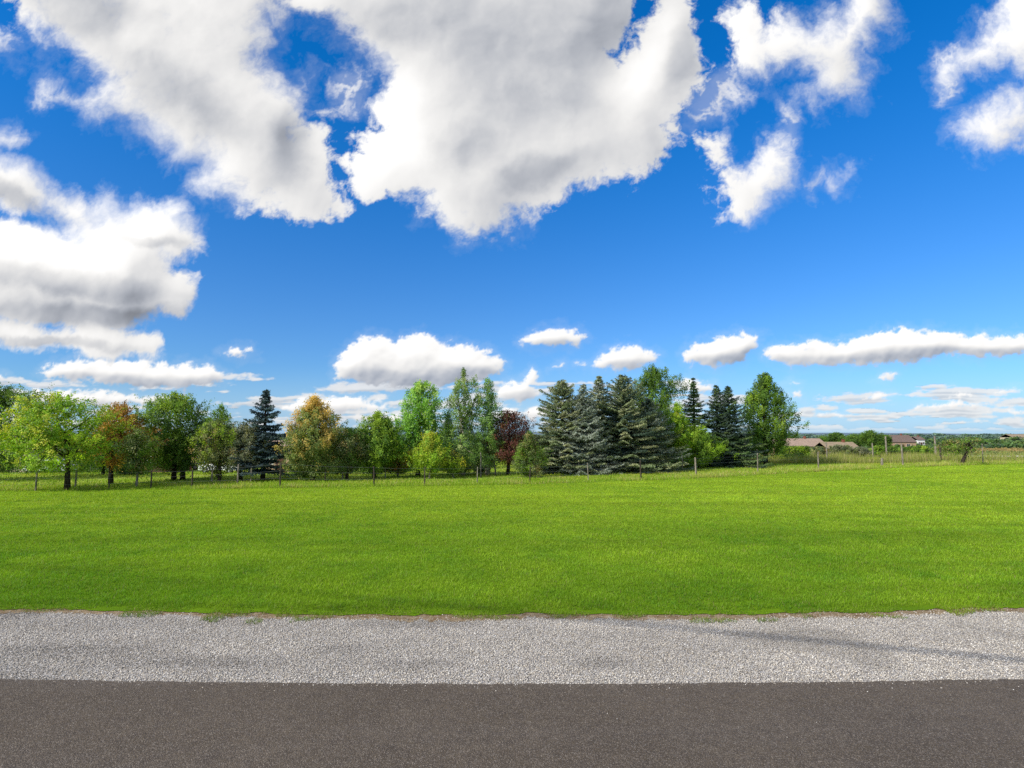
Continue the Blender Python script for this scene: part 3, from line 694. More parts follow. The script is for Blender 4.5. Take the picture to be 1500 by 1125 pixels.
def broadleaf(name, label, px, top, base, x0, x1, cbot, kind, pal, shoots=300, per=34, leaf=.085, holes=.0, lump=.3, seed=1, bark=M_bark, trunks=1,
              twigs=False, group=None, droop=0.0, cat='tree', Yfix=None, depth=.85, trunk_r=None, limbs=12, upright=.5, spread_leaf=.11, bias=.12, fill=True):
    shoots = int(shoots * 1.35); leaf *= .86; lump *= 1.6; per = int(per * 1.5)
    global rng
    rng = np.random.default_rng(seed * 77 + 5); rd = random.Random(seed)
    if Yfix is None: bx, by = ground_at(px, base)
    else: bx, by = (px - CX) / F * Yfix * 1.0, Yfix; bx = xz_at(px, base, by)[0]
    bz = zt(bx, by); sc = by / F
    H = xz_at(px, top, by)[1] - bz; zb = max(.15, xz_at(px, cbot, by)[1] - bz)
    cx_ = xz_at((x0 + x1) / 2, base, by)[0] - bx; Wd = (x1 - x0) / 2 * sc
    t = empty(name, (bx, by, bz - .02), label, cat, group)
    tr = trunk_r or (.019 * H + .02)
    tops = []; gs = []
    for k in range(trunks):
        ox = (k - (trunks - 1) / 2) * .45; bend = rd.uniform(-.15, .15); th = zb + (H - zb) * .55
        pts = [(ox, rd.uniform(-.1, .1), 0), (ox + bend * .3, 0, th * .25), (ox + bend + cx_ * .2, .05, th * .55), (ox * .5 + bend + cx_ * .7, 0, th)]
        g = Geo(); gs.append(g); g.tube(pts, [tr * 1.3, tr, tr * .75, tr * .3], 10); tops.append(pts)
    # shoots
    n = shoots * 2; tt = rng.random(n) ** .9; az = rng.uniform(0, 2 * np.pi, n); rf = rng.uniform(.35, 1.0, n) ** .5
    so = seed * 3.7
    lob = np.array([mnoise.noise(Vector((math.cos(a) * 1.5 + so, math.sin(a) * 1.5, q * 3.2))) for a, q in zip(az, tt)])
    hol = np.array([mnoise.noise(Vector((math.cos(a) * 2.3 - so, math.sin(a) * 2.3, q * 5.5 + so))) for a, q in zip(az, tt)])
    rr = Wd * prof(kind, tt) * (1 + lump * lob * 1.6) * rf
    fine = np.array([mnoise.noise(Vector((math.cos(a) * 3.4 + so, math.sin(a) * 3.4 + 7, q * 8.0))) for a, q in zip(az, tt)])
    rr *= 1 + .35 * fine
    ok = (hol > -.9 + holes * 1.0) & (rng.random(n) < np.clip(prof(kind, tt) + .25, 0, 1)); ii = np.nonzero(ok)[0][:shoots]
    tt, az, rr, rf, lob = tt[ii], az[ii], rr[ii], rf[ii], lob[ii]; n = len(ii)
    E = np.stack([cx_ + np.cos(az) * rr, np.sin(az) * rr * depth, zb + (H - zb) * tt * (1 + .05 * lob)], 1)
    ax = np.stack([np.full(n, cx_), np.zeros(n), E[:, 2]], 1)
    outw = E - ax; ln = np.linalg.norm(outw, axis=1, keepdims=True) + 1e-6; outd = outw / ln
    sl = rng.uniform(.25, .55, (n, 1)) * (Wd * .55 + .2)
    dirs = outd * (1 - upright * .6) + np.array((0, 0, 1.0)) * (upright + .9 * (tt[:, None] ** 2)) + rng.normal(0, .28, (n, 3)); dirs[:, 2] -= droop
    dirs /= np.linalg.norm(dirs, axis=1, keepdims=True)
    S = E - dirs * sl; E2 = E + dirs * sl * np.where(rng.random((n, 1)) < .16, rng.uniform(.4, 1.0, (n, 1)), rng.uniform(0, .28, (n, 1))) * (.35 + .65 * rf[:, None])
    E2[:, 2] = np.minimum(E2[:, 2], H * 1.0)
    u = rng.random((n, per, 1)) ** .8
    P = S[:, None] * (1 - u) + E2[:, None] * u + rng.normal(0, 1, (n, per, 3)) * (spread_leaf * (1.25 - .75 * u))
    nrm = outd[:, None] * .55 + np.array((-.12, -.20, .45)) + rng.normal(0, .40, (n, 1, 3)) + rng.normal(0, .36, (n, per, 3))
    pl = np.array([q[0] for q in pal]); pw_ = np.array([q[1] for q in pal], float)
    # colours drift over the crown: a palette index from noise plus chance
    pn = np.array([mnoise.noise(Vector((e[0] * .7 + so, e[1] * .7, e[2] * .9))) for e in E]) * .5 + .5 + rng.normal(0, .16, n)
    pn = pn + (tt - .5) * bias - np.cos(az) * .06 * (bias > .3)
    order = np.clip((pn - .22) / .56, 0, .999); cum = np.cumsum(pw_) / pw_.sum()
    ci = np.searchsorted(cum, order); C = pl[ci][:, None, :] * rng.uniform(.85, 1.16, (n, per, 1)) * rng.uniform(.82, 1.18, (n, 1, 1))
    # some leaves of another colour of the same palette
    sw = rng.random((n, per)) < .09; C[sw] = pl[rng.integers(0, len(pl), sw.sum())] * rng.uniform(.7, 1.2, (sw.sum(), 1))
    C = C * (.80 + .34 * u)   # colour gets paler towards the shoot tips
    N_ = n * per; L = rng.uniform(.7, 1.35, N_) * leaf
    Vv, Cc = rhomb(P.reshape(-1, 3), nrm.reshape(-1, 3), L, L * rng.uniform(.6, .9, N_), C.reshape(-1, 3))
    if fill and shoots > 90:     # leaves deep inside the crown, colour darkened to stand for its shade
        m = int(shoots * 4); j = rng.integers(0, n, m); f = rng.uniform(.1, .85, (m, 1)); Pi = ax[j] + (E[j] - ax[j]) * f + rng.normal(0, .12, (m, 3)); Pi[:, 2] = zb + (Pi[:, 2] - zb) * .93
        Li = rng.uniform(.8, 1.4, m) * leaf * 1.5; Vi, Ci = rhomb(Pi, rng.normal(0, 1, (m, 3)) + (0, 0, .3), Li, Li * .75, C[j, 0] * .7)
        Vv = np.concatenate([Vv, Vi]); Cc = np.concatenate([Cc, Ci])
    # limbs
    for k in range(limbs):
        j = rd.randrange(n); q = S[j]; pt = tops[k % trunks]; f = rd.uniform(.35, .95)
        a = Vector(pt[1]).lerp(Vector(pt[2]), f * 2) if f < .5 else Vector(pt[2]).lerp(Vector(pt[3]), f * 2 - 1); b = Vector(q); m1 = a.lerp(b, .5) + Vector((0, 0, -.08 * (b - a).length))
        gs[k % trunks].tube([a, m1, b], [tr * .42, tr * .28, tr * .1], 5, False)
    if twigs:
        for j in range(0, n, 3): gs[0].tube([S[j], E2[j]], [.014, .006], 3, False)
    for g in gs: g.build('trunk' if cat == 'tree' else 'stem', bark, t, True)
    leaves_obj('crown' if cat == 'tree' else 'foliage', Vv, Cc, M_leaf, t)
    return t

def spruce(name, label, px, top, base, hw, pal, seed=1, drop=.34, rough=.30, power=1.0, skirt=.15, group=None, cut=None, Yfix=None, dens=1.0, lean=0, cat='tree'):
    global rng
    rng = np.random.default_rng(seed * 131 + 3); rd = random.Random(seed)
    if Yfix is None: bx, by = ground_at(px, base)
    else: by = Yfix; bx = xz_at(px, base, by)[0]
    bz = zt(bx, by); H = xz_at(px, top, by)[1] - bz; Wd = hw * by / F
    t = empty(name, (bx, by, bz - .02), label, cat, group)
    g = Geo(); g.tube([(0, 0, 0), (lean * .3, 0, H * .5), (lean, 0, H * .97)], [.022 * H + .03, .014 * H + .02, .006], 7)
    PP, NN, LL, TT, CC = [], [], [], [], []
    z = skirt; pl = np.array([q[0] for q in pal])
    while z < H - .04:
        tq = z / H; Rm = Wd * (1 - tq) ** power * (1 if tq > .12 else .80 + 1.6 * tq) + .035
        if tq > .8: Rm *= 1 - .45 * (tq - .8) / .2
        nb = int((5 + 8 * (1 - tq)) * dens) + 1
        a0 = rd.uniform(0, 6.28)
        for k in range(nb):
            if rd.random() < .10 and tq > .15: continue
            az = a0 + k * 6.283 / nb + rd.uniform(-.3, .3); Rb = Rm * (1 + rough * rd.uniform(-1.3, 1.15) + .35 * mnoise.noise(Vector((math.cos(az) * 1.2 + seed, math.sin(az) * 1.2, z * .9)))); z0 = z + rd.uniform(-.06, .06)
            d = np.array((math.cos(az), math.sin(az), 0)); perp = np.array((-d[1], d[0], 0))
            ns = max(3, int(Rb / .085)); s = (np.arange(ns) + .6) / ns
            zz = z0 - drop * Rb * s + (drop * .75) * Rb * s ** 2.4 + (tq ** 3) * Rb * .9 * s
            ctr = d[None] * (s * Rb)[:, None]; ctr[:, 0] += lean * tq; ctr[:, 2] = zz
            if rd.random() < .6: g.tube([(lean * tq, 0, z0), tuple(ctr[ns // 2]), tuple(ctr[-1])], [.018, .011, .004], 3, False)
            bc = pl[rd.randrange(len(pl))] * rd.uniform(.8, 1.2)
            for sg in (-1, 1):
                tl = (.16 + .36 * Rb * (1 - s)) * rng.uniform(.7, 1.15, ns); tl = np.minimum(tl, .5)
                td = d[None] * .75 + perp[None] * sg + np.array((0, 0, -.12)); td = td / np.linalg.norm(td)
                m = 5; q = (np.arange(m) + .5) / m
                Pq = ctr[:, None] + td[None] * (tl[:, None, None] * q[None, :, None])
                Pq[..., 2] -= .25 * (tl[:, None] * q[None]) ** 1.5
                Pq = Pq + rng.normal(0, .018, Pq.shape)
                for rep in range(2):
                    PP.append((Pq + rng.normal(0, .014, Pq.shape)).reshape(-1, 3)); c_ = ns * m
                    NN.append(np.array((0, 0, 1.0)) + rng.normal(0, .65, (c_, 3)) + d * .25)
                    TT.append(np.tile(td, (c_, 1)) + rng.normal(0, .30, (c_, 3))); LL.append(rng.uniform(.08, .14, c_))
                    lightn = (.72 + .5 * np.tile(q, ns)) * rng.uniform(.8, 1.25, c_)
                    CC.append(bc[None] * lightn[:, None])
            # spine
            c_ = ns * 2; PP.append(np.repeat(ctr, 2, 0) + rng.normal(0, .03, (c_, 3))); NN.append(np.array((0, 0, 1.0)) + rng.normal(0, .6, (c_, 3)))
            TT.append(np.tile(d, (c_, 1)) + rng.normal(0, .4, (c_, 3))); LL.append(rng.uniform(.09, .16, c_)); CC.append(np.tile(bc, (c_, 1)) * rng.uniform(.8, 1.3, (c_, 1)))
        z += rd.uniform(.15, .27) * (1.15 - .4 * tq) * (H / 5.0) ** .5
    # leader
    m = 26; q = rng.random(m); PP.append(np.stack([lean + rng.normal(0, .02, m), rng.normal(0, .02, m), H - .45 * q * 1.0 + .02], 1)); NN.append(rng.normal(0, 1, (m, 3)))
    TT.append(np.array((0, 0, 1.0)) + rng.normal(0, .5, (m, 3))); LL.append(rng.uniform(.06, .1, m)); CC.append(np.tile(pl[0], (m, 1)))
    P, N_, T_, L_, C_ = map(np.concatenate, (PP, NN, TT, LL, CC))
    Vv, Cc = rhomb(P, N_, L_, L_ * rng.uniform(.3, .5, len(L_)), C_, T_)
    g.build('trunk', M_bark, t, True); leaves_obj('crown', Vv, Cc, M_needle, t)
    return t

def bush(name, label, px, top, base, x0, x1, pal, seed, Yfix=None, group=None, leaf=.08, cat='bush', shoots=110, per=34, depth=.8):
    return broadleaf(name, label, px, top, base, x0, x1, base - 2, 'round', pal, shoots, per, leaf, 0, .3, seed, M_twig, 3, group=group, cat=cat, Yfix=Yfix, trunk_r=.02, limbs=6, depth=depth)

# palettes (linear base colours)
LIME = [((.14, .225, .012), 3), ((.21, .29, .018), 2), ((.085, .155, .012), 3), ((.24, .25, .03), 1)]
GREEN = [((.062, .115, .012), 3), ((.10, .165, .015), 3), ((.038, .078, .010), 2), ((.14, .195, .02), 1)]
DARKG = [((.038, .075, .011), 3), ((.062, .115, .013), 3), ((.025, .050, .010), 2), ((.09, .14, .018), 1)]
FRESH = [((.10, .20, .022), 3), ((.15, .26, .045), 2), ((.055, .125, .018), 2), ((.20, .28, .05), 1)]
OLIVE = [((.085, .105, .035), 3), ((.13, .14, .05), 2), ((.05, .07, .028), 2), ((.20, .15, .06), 1)]
GREY = [((.10, .11, .06), 3), ((.15, .15, .09), 2), ((.06, .075, .04), 2)]
RUST = [((.22, .125, .022), 3), ((.15, .08, .022), 2), ((.30, .20, .03), 2), ((.11, .13, .025), 1)]
GOLD = [((.085, .115, .03), 3), ((.13, .155, .04), 3), ((.24, .18, .045), 3), ((.30, .21, .06), 1)]
ORANGE = [((.12, .13, .03), 2), ((.26, .15, .04), 3), ((.36, .16, .05), 2)]
YELG = [((.14, .20, .018), 3), ((.24, .27, .025), 2), ((.09, .14, .02), 2), ((.38, .32, .03), 1)]
PURPLE = [((.062, .022, .015), 3), ((.10, .034, .018), 2), ((.030, .014, .014), 2), ((.09, .055, .03), 1)]
BIRCH = [((.085, .145, .03), 3), ((.14, .20, .05), 2), ((.055, .095, .025), 2), ((.20, .23, .09), 1)]
WILLOW = [((.12, .20, .035), 2), ((.17, .25, .09), 2), ((.07, .125, .03), 3)]
SP_BLUE = [((.135, .155, .12), 2), ((.10, .12, .088), 2), ((.18, .20, .16), 1)]
SP_OLIVE = [((.125, .145, .072), 2), ((.09, .115, .052), 2), ((.17, .18, .095), 1)]
SP_DARK = [((.03, .048, .032), 2), ((.045, .068, .045), 2), ((.022, .036, .026), 1)]
SP_NAVY = [((.032, .052, .052), 2), ((.045, .07, .068), 2), ((.02, .035, .038), 1)]
SP_GREEN = [((.05, .085, .03), 2), ((.075, .11, .035), 2), ((.03, .055, .022), 1)]

BL = broadleaf
ROW = 'trees in the row beyond the lawn'
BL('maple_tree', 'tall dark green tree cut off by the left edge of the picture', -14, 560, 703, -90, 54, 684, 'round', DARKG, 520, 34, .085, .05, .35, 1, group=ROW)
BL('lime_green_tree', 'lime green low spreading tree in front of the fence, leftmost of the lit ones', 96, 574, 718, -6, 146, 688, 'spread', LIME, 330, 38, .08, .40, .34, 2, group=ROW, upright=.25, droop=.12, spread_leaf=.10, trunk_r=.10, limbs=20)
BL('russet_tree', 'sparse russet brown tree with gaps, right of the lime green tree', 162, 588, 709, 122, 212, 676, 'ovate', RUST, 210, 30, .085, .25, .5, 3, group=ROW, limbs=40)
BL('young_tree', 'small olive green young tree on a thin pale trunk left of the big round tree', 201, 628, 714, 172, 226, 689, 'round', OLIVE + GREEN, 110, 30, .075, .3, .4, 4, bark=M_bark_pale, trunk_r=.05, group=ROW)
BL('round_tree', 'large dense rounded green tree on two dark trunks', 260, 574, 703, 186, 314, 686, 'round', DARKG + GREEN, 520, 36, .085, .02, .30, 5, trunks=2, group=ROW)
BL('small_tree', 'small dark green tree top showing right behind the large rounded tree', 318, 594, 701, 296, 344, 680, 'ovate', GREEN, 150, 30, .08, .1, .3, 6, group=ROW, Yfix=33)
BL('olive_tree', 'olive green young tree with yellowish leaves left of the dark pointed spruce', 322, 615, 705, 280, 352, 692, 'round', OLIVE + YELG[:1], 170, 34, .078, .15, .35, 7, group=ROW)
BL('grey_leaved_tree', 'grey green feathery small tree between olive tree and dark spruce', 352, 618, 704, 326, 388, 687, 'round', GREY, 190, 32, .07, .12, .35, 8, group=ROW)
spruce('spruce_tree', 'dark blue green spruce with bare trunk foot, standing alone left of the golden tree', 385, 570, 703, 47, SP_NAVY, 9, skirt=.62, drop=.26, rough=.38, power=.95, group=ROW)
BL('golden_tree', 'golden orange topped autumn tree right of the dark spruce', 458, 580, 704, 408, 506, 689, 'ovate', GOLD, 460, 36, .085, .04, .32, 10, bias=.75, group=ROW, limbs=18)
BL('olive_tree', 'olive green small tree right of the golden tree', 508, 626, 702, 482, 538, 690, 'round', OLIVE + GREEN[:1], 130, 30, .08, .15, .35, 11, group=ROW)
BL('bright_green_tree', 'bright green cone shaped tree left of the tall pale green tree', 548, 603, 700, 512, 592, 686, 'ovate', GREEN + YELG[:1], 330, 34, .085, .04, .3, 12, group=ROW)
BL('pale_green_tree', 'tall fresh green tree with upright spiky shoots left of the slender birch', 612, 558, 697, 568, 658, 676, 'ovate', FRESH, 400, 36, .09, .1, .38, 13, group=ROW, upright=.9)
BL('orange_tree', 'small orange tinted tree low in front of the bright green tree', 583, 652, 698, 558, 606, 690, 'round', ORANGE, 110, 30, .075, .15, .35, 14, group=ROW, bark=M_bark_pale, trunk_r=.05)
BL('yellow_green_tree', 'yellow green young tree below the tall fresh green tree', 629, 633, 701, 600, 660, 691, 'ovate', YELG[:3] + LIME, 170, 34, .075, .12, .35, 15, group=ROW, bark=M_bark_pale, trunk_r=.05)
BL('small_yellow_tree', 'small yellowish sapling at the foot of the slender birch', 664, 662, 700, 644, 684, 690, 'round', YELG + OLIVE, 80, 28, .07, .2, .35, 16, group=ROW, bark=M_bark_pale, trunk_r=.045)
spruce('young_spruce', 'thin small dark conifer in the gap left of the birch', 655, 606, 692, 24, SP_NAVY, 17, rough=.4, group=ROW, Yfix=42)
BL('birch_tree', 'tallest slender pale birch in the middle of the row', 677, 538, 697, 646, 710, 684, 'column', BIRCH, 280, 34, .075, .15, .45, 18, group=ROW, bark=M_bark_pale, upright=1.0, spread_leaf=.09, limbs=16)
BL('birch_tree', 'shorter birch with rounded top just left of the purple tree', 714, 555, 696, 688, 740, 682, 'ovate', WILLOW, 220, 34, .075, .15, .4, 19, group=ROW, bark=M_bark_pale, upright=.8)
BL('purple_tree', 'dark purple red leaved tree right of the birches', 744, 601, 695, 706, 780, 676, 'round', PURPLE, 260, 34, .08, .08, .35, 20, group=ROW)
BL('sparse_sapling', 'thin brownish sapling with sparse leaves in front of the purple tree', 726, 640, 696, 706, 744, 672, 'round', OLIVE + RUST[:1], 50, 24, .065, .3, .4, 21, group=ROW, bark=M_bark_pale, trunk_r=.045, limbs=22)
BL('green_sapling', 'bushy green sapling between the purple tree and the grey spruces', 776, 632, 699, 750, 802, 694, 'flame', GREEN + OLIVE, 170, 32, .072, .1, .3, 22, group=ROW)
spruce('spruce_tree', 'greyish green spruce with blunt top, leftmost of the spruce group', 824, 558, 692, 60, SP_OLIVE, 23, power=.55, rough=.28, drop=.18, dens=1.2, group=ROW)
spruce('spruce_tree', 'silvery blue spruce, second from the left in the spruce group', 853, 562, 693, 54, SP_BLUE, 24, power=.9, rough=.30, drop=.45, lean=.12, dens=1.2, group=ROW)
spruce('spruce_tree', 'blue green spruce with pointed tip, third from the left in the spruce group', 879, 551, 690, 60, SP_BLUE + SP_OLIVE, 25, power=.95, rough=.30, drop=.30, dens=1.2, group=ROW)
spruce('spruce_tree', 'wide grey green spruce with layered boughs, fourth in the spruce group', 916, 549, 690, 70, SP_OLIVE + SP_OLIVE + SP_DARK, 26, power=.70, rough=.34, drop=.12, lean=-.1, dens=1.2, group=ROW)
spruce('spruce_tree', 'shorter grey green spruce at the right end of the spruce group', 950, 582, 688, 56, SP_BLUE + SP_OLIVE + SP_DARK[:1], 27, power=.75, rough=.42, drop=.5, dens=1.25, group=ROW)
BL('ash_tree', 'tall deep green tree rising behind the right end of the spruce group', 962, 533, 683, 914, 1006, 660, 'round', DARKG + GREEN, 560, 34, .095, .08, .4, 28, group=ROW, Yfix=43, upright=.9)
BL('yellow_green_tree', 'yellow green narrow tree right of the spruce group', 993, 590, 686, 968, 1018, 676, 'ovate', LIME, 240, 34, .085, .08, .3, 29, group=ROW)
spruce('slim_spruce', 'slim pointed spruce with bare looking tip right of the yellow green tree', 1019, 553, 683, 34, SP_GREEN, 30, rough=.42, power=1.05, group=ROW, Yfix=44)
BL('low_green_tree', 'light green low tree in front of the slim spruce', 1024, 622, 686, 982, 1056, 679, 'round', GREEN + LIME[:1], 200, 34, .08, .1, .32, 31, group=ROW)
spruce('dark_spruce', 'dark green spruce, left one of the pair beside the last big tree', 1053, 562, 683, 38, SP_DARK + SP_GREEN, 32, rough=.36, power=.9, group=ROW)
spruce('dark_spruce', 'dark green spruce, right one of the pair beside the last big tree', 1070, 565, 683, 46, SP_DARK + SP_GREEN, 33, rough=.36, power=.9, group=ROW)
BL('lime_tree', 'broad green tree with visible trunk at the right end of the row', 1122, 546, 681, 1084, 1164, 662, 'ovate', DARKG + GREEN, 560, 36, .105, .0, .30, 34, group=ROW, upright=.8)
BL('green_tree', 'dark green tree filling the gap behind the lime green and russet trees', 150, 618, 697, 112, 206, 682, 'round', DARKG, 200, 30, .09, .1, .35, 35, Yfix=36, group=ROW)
# undergrowth and second row
bush('bush', 'yellow green rounded bush below the golden tree', 446, 668, 698, 426, 466, YELG + GREEN, 40, group='bushes under the trees')
UG = 'bushes under the trees'
for i, (a, b, tp, pal, lb) in enumerate((
        (470, 520, 676, DARKG, 'dark shaded bush behind the trunk of the golden tree'),
        (520, 566, 674, DARKG, 'dark shaded bush behind the bright green tree'),
        (560, 604, 672, GREEN, 'green bush behind the orange tinted tree'),
        (640, 700, 664, DARKG, 'dark bush at the foot of the slender birch'),
        (694, 716, 668, OLIVE, 'olive bush at the foot of the shorter birch'),
        (175, 216, 684, DARKG, 'dark bush beside the small olive young tree'),
        (964, 1004, 668, OLIVE, 'olive bush at the foot of the yellow green narrow tree'),
        (1004, 1050, 670, DARKG, 'dark bush behind the low light green tree'))):
    bush('bush', lb, (a + b) / 2, tp, 696 if b < 900 else 684, a, b, pal, 50 + i, Yfix=36 if b < 900 else 46, group=UG, shoots=90)

# clipped hedge at the brow
def hedge(name, label, x0, x1, y0, y1, h, pal, seed, n=16000, leaf=.09, rz=0, group=None, base_z=None):
    global rng
    rng = np.random.default_rng(seed); cx, cy = (x0 + x1) / 2, (y0 + y1) / 2; z0 = zt(cx, cy) if base_z is None else base_z
    t = empty(name, (cx, cy, z0 - .02), label, 'hedge', group)
    w, d = (x1 - x0) / 2, (y1 - y0) / 2
    P = rng.uniform(-1, 1, (n, 3)); f = rng.integers(0, 5, n); v = 1 - rng.random(n) ** 2.5 * .35
    P[f == 0, 0] = -v[f == 0]; P[f == 1, 0] = v[f == 1]; P[f == 2, 1] = -v[f == 2]; P[f == 3, 1] = v[f == 3]; P[f == 4, 2] = v[f == 4]
    X_ = P[:, 0] * w; Y_ = P[:, 1] * d; top = h * (.88 + .22 * fnoise(X_ + 40, Y_ + 40, .9, seed % 30)); Z_ = (P[:, 2] * .5 + .5) * top
    Q = np.stack([X_, Y_, Z_], 1) + rng.normal(0, .07, (n, 3))
    N_ = P * np.array((.5, .5, .6)) + rng.normal(0, .6, (n, 3)); pl = np.array([q[0] for q in pal])
    ci = (fnoise(X_, Z_ * 2 + 9, 1.6, 3) * .99 * len(pl)).astype(int); C = pl[ci] * rng.uniform(.6, 1.3, (n, 1))
    L = rng.uniform(.7, 1.3, n) * leaf; Vv, Cc = rhomb(Q, N_, L, L * .7, C)
    k = -w + .5
    while k < w:
        g = Geo(); g.tube([(k, 0, 0), (k + .05, 0, h * .5), (k - .05, .05, h * .8)], [.03, .025, .01], 5); g.build('stem', M_bark, t); k += 1.0
    leaves_obj('foliage', Vv, Cc, M_leaf, t)
    return t
Yh = 52
hx0, hx1 = xz_at(1146, 660, Yh)[0], xz_at(1186, 660, Yh)[0]
hedge('clipped_hedge', 'clipped square green hedge right of the last tree in the row', hx0, hx1, Yh, Yh + 1.4, 1.25, GREEN + LIME[:1], 81)
BH = 'hedges behind the row of trees'
hedge('hedge', 'dark hedge behind the left trees below the parked cars', -37, -27, 39, 41, .8, DARKG, 82, 14000, group=BH)
hedge('hedge', 'dark hedge behind the golden tree trunk', -16, -9.5, 44, 45.5, 1.3, DARKG, 83, 15000, group=BH)
hedge('hedge', 'dark hedge seen under the bright green and orange trees', -9, -1.5, 46, 47.5, 1.5, DARKG + GREEN[:1], 84, 20000, group=BH)
hedge('hedge', 'green hedge in the distance right of the purple tree', -1, 9, 60, 62, 1.7, GREEN, 85, 18000, group=BH)

# scrub in front of the roofs on the right
SCR = 'scrub bushes beyond the brow'
for i, (a, b, tp, bs, Yf, pal, lb) in enumerate((
        (1186, 1212, 655, 669, 60, OLIVE, 'olive scrub bush right beside the clipped hedge'),
        (1212, 1250, 652, 668, 62, GREY + OLIVE[:2], 'grey green scrub bush left of the tan roofed house'),
        (1244, 1276, 655, 668, 62, GREY, 'grey scrub bush below the tan roofed house'),
        (1278, 1300, 653, 667, 63, GREEN, 'green scrub bush by the thick pale post'),
        (1302, 1330, 652, 667, 63, DARKG, 'dark green scrub bush right of the thick pale post'),
        (1330, 1362, 653, 667, 62, GREEN, 'green scrub bush below the brown roofed house'),
        (1376, 1416, 645, 666, 60, GREEN + OLIVE, 'larger scrub bush left behind the leaning tree'))):
    bush('scrub_bush', lb, (a + b) / 2, tp, bs, a, b, pal, 90 + i, Yfix=Yf, group=SCR, leaf=.12, shoots=90)

# leaning scrubby tree on the right
def leaning_tree():
    global rng
    rng = np.random.default_rng(4242); bx, by = ground_at(1408, 681); s = by / F
    t = empty('leaning_tree', (bx, by, -.02), 'dark leaning scrubby little tree near the right end of the fence', 'tree')
    g = Geo(); ptsb = [(0, 0, 0), (5 * s, 0, 10 * s), (14 * s, .1, 23 * s), (17 * s, .1, 34 * s)]
    g.tube(ptsb, [.16, .12, .09, .04], 7)
    P, Nn, C = [], [], []; pl = np.array([q[0] for q in OLIVE + GREEN[:2]])
    for k in range(46):
        e = np.array((rng.uniform(-22, 26) * s, rng.uniform(-14, 14) * s, rng.uniform(12, 40) * s))
        e[0] += 4 * s
        if rng.random() < .6: g.tube([ptsb[2] if k % 2 else ptsb[3], tuple((np.array(ptsb[2]) + e) / 2 + (0, 0, .06)), tuple(e)], [.03, .018, .006], 4, False)
        m = 26; P.append(e + rng.normal(0, .15, (m, 3)) * (1.3, 1.3, .8)); Nn.append(rng.normal(0, .6, (m, 3)) + (0, 0, .5)); C.append(np.tile(pl[rng.integers(0, len(pl))], (m, 1)) * rng.uniform(.6, 1.3, (m, 1)))
    P, Nn, C = map(np.concatenate, (P, Nn, C)); L = rng.uniform(.08, .16, len(P)); Vv, Cc = rhomb(P, Nn, L, L * .6, C)
    g.build('trunk', M_bark, t, True); leaves_obj('crown', Vv, Cc, M_leaf, t)
leaning_tree()

# ------------------------------------------------------------------ fences
rng = np.random.default_rng(99)
def fence(name, label, posts, wires, mat_of):
    pts = []
    for (px, top, base, r, dark) in posts:
        x, y = ground_at(px, base); h = xz_at(px, top, y)[1]; pts.append((x, y, h, r, dark))
    t = empty(name, (pts[0][0], pts[0][1], 0), label, 'fence')
    ox, oy = pts[0][:2]
    for (x, y, h, r, dark) in pts:
        g = Geo(); l = random.uniform(-.05, .05)
        r *= .78; g.tube([(x - ox, y - oy, -.3), (x - ox + l * .5, y - oy, h * .5), (x - ox + l, y - oy, h - .02), (x - ox + l, y - oy, h)], [r, r * .97, r * .93, r * .7], 8)
        g.build('post', M_wood_dark if dark else M_wood, t, False)
    for zf in wires:
        g = Geo(); q = []
        for i, (x, y, h, r, d) in enumerate(pts):
            q.append((x - ox, y - oy - r, min(h, 1.25) * zf))
            if i < len(pts) - 1:
                x2, y2, h2 = pts[i + 1][:3]
                q.append(((x + x2) / 2 - ox, (y + y2) / 2 - oy - r, (min(h, 1.25) + min(h2, 1.25)) / 2 * zf - .03))
        g.tube(q, [.003] * len(q), 4); g.build('wire', M_wire, t)
fence('wire_fence', 'low wire fence with thin posts along the far edge of the mown lawn',
      [(-60, 694, 722, .04, 0), (52, 690, 719, .045, 0), (159, 692, 717, .035, 1), (221, 688, 715.5, .04, 1), (281, 688, 714, .045, 1), (410, 677, 713, .05, 1), (548, 683, 712, .045, 1), (622, 684, 710.5, .045, 1), (699, 684, 708.5, .03, 0), (776, 683, 707, .04, 1), (862, 678, 704.5, .03, 0),
       (939, 674, 702, .055, 1), (1020, 670, 697, .07, 0), (1110, 664, 692, .05, 0), (1199, 662, 688, .06, 0), (1323, 650, 682, .08, 0), (1440, 650, 679.5, .05, 0), (1560, 648, 676, .06, 0)], (.35, .65, .93), None)
fence('post_fence', 'second fence of tall pale wooden posts and wire behind the meadow strip',
      [(310, 684, 706, .05, 0), (348, 680, 707, .055, 0), (502, 680, 702, .055, 0), (565, 682, 700, .04, 0), (704, 662, 698, .05, 0), (849, 674, 695, .06, 0), (1000, 662, 689, .05, 0), (1110, 658, 683, .07, 0), (1212, 648, 674, .08, 0), (1279, 649, 671, .09, 0),
       (1299, 639, 670, .11, 0), (1358, 655, 669.5, .05, 0), (1371, 639, 669, .12, 0), (1424, 650, 668.5, .05, 0), (1530, 648, 668, .06, 0)], (.5, .92), None)
def stake(px, top, base, r, label, mat, nm='wooden_stake'):
    x, y = ground_at(px, base); h = xz_at(px, top, y)[1]; g = Geo()
    g.tube([(0, 0, -.2), (.02, 0, h - .04), (.02, 0, h)], [r, r * .95, r * .6], 8); o = g.build(nm, mat); o.location = (x, y, 0); tag(o, label, 'stake', 'stakes beside young trees')
stake(1378, 655, 675, .08, 'short dark wooden stake right of the thickest pale post', M_wood_dark)
stake(1292, 671, 682, .09, 'stubby pale stake low in the tall grass', M_wood)
stake(367, 685, 706, .03, 'thin pale stake below the dark lone spruce', M_wood)
stake(476, 686, 705, .035, 'thin stake beside the golden tree trunk', M_wood_dark)
stake(665, 668, 698, .03, 'thin stake tied to the yellowish sapling below the birch', M_wood)
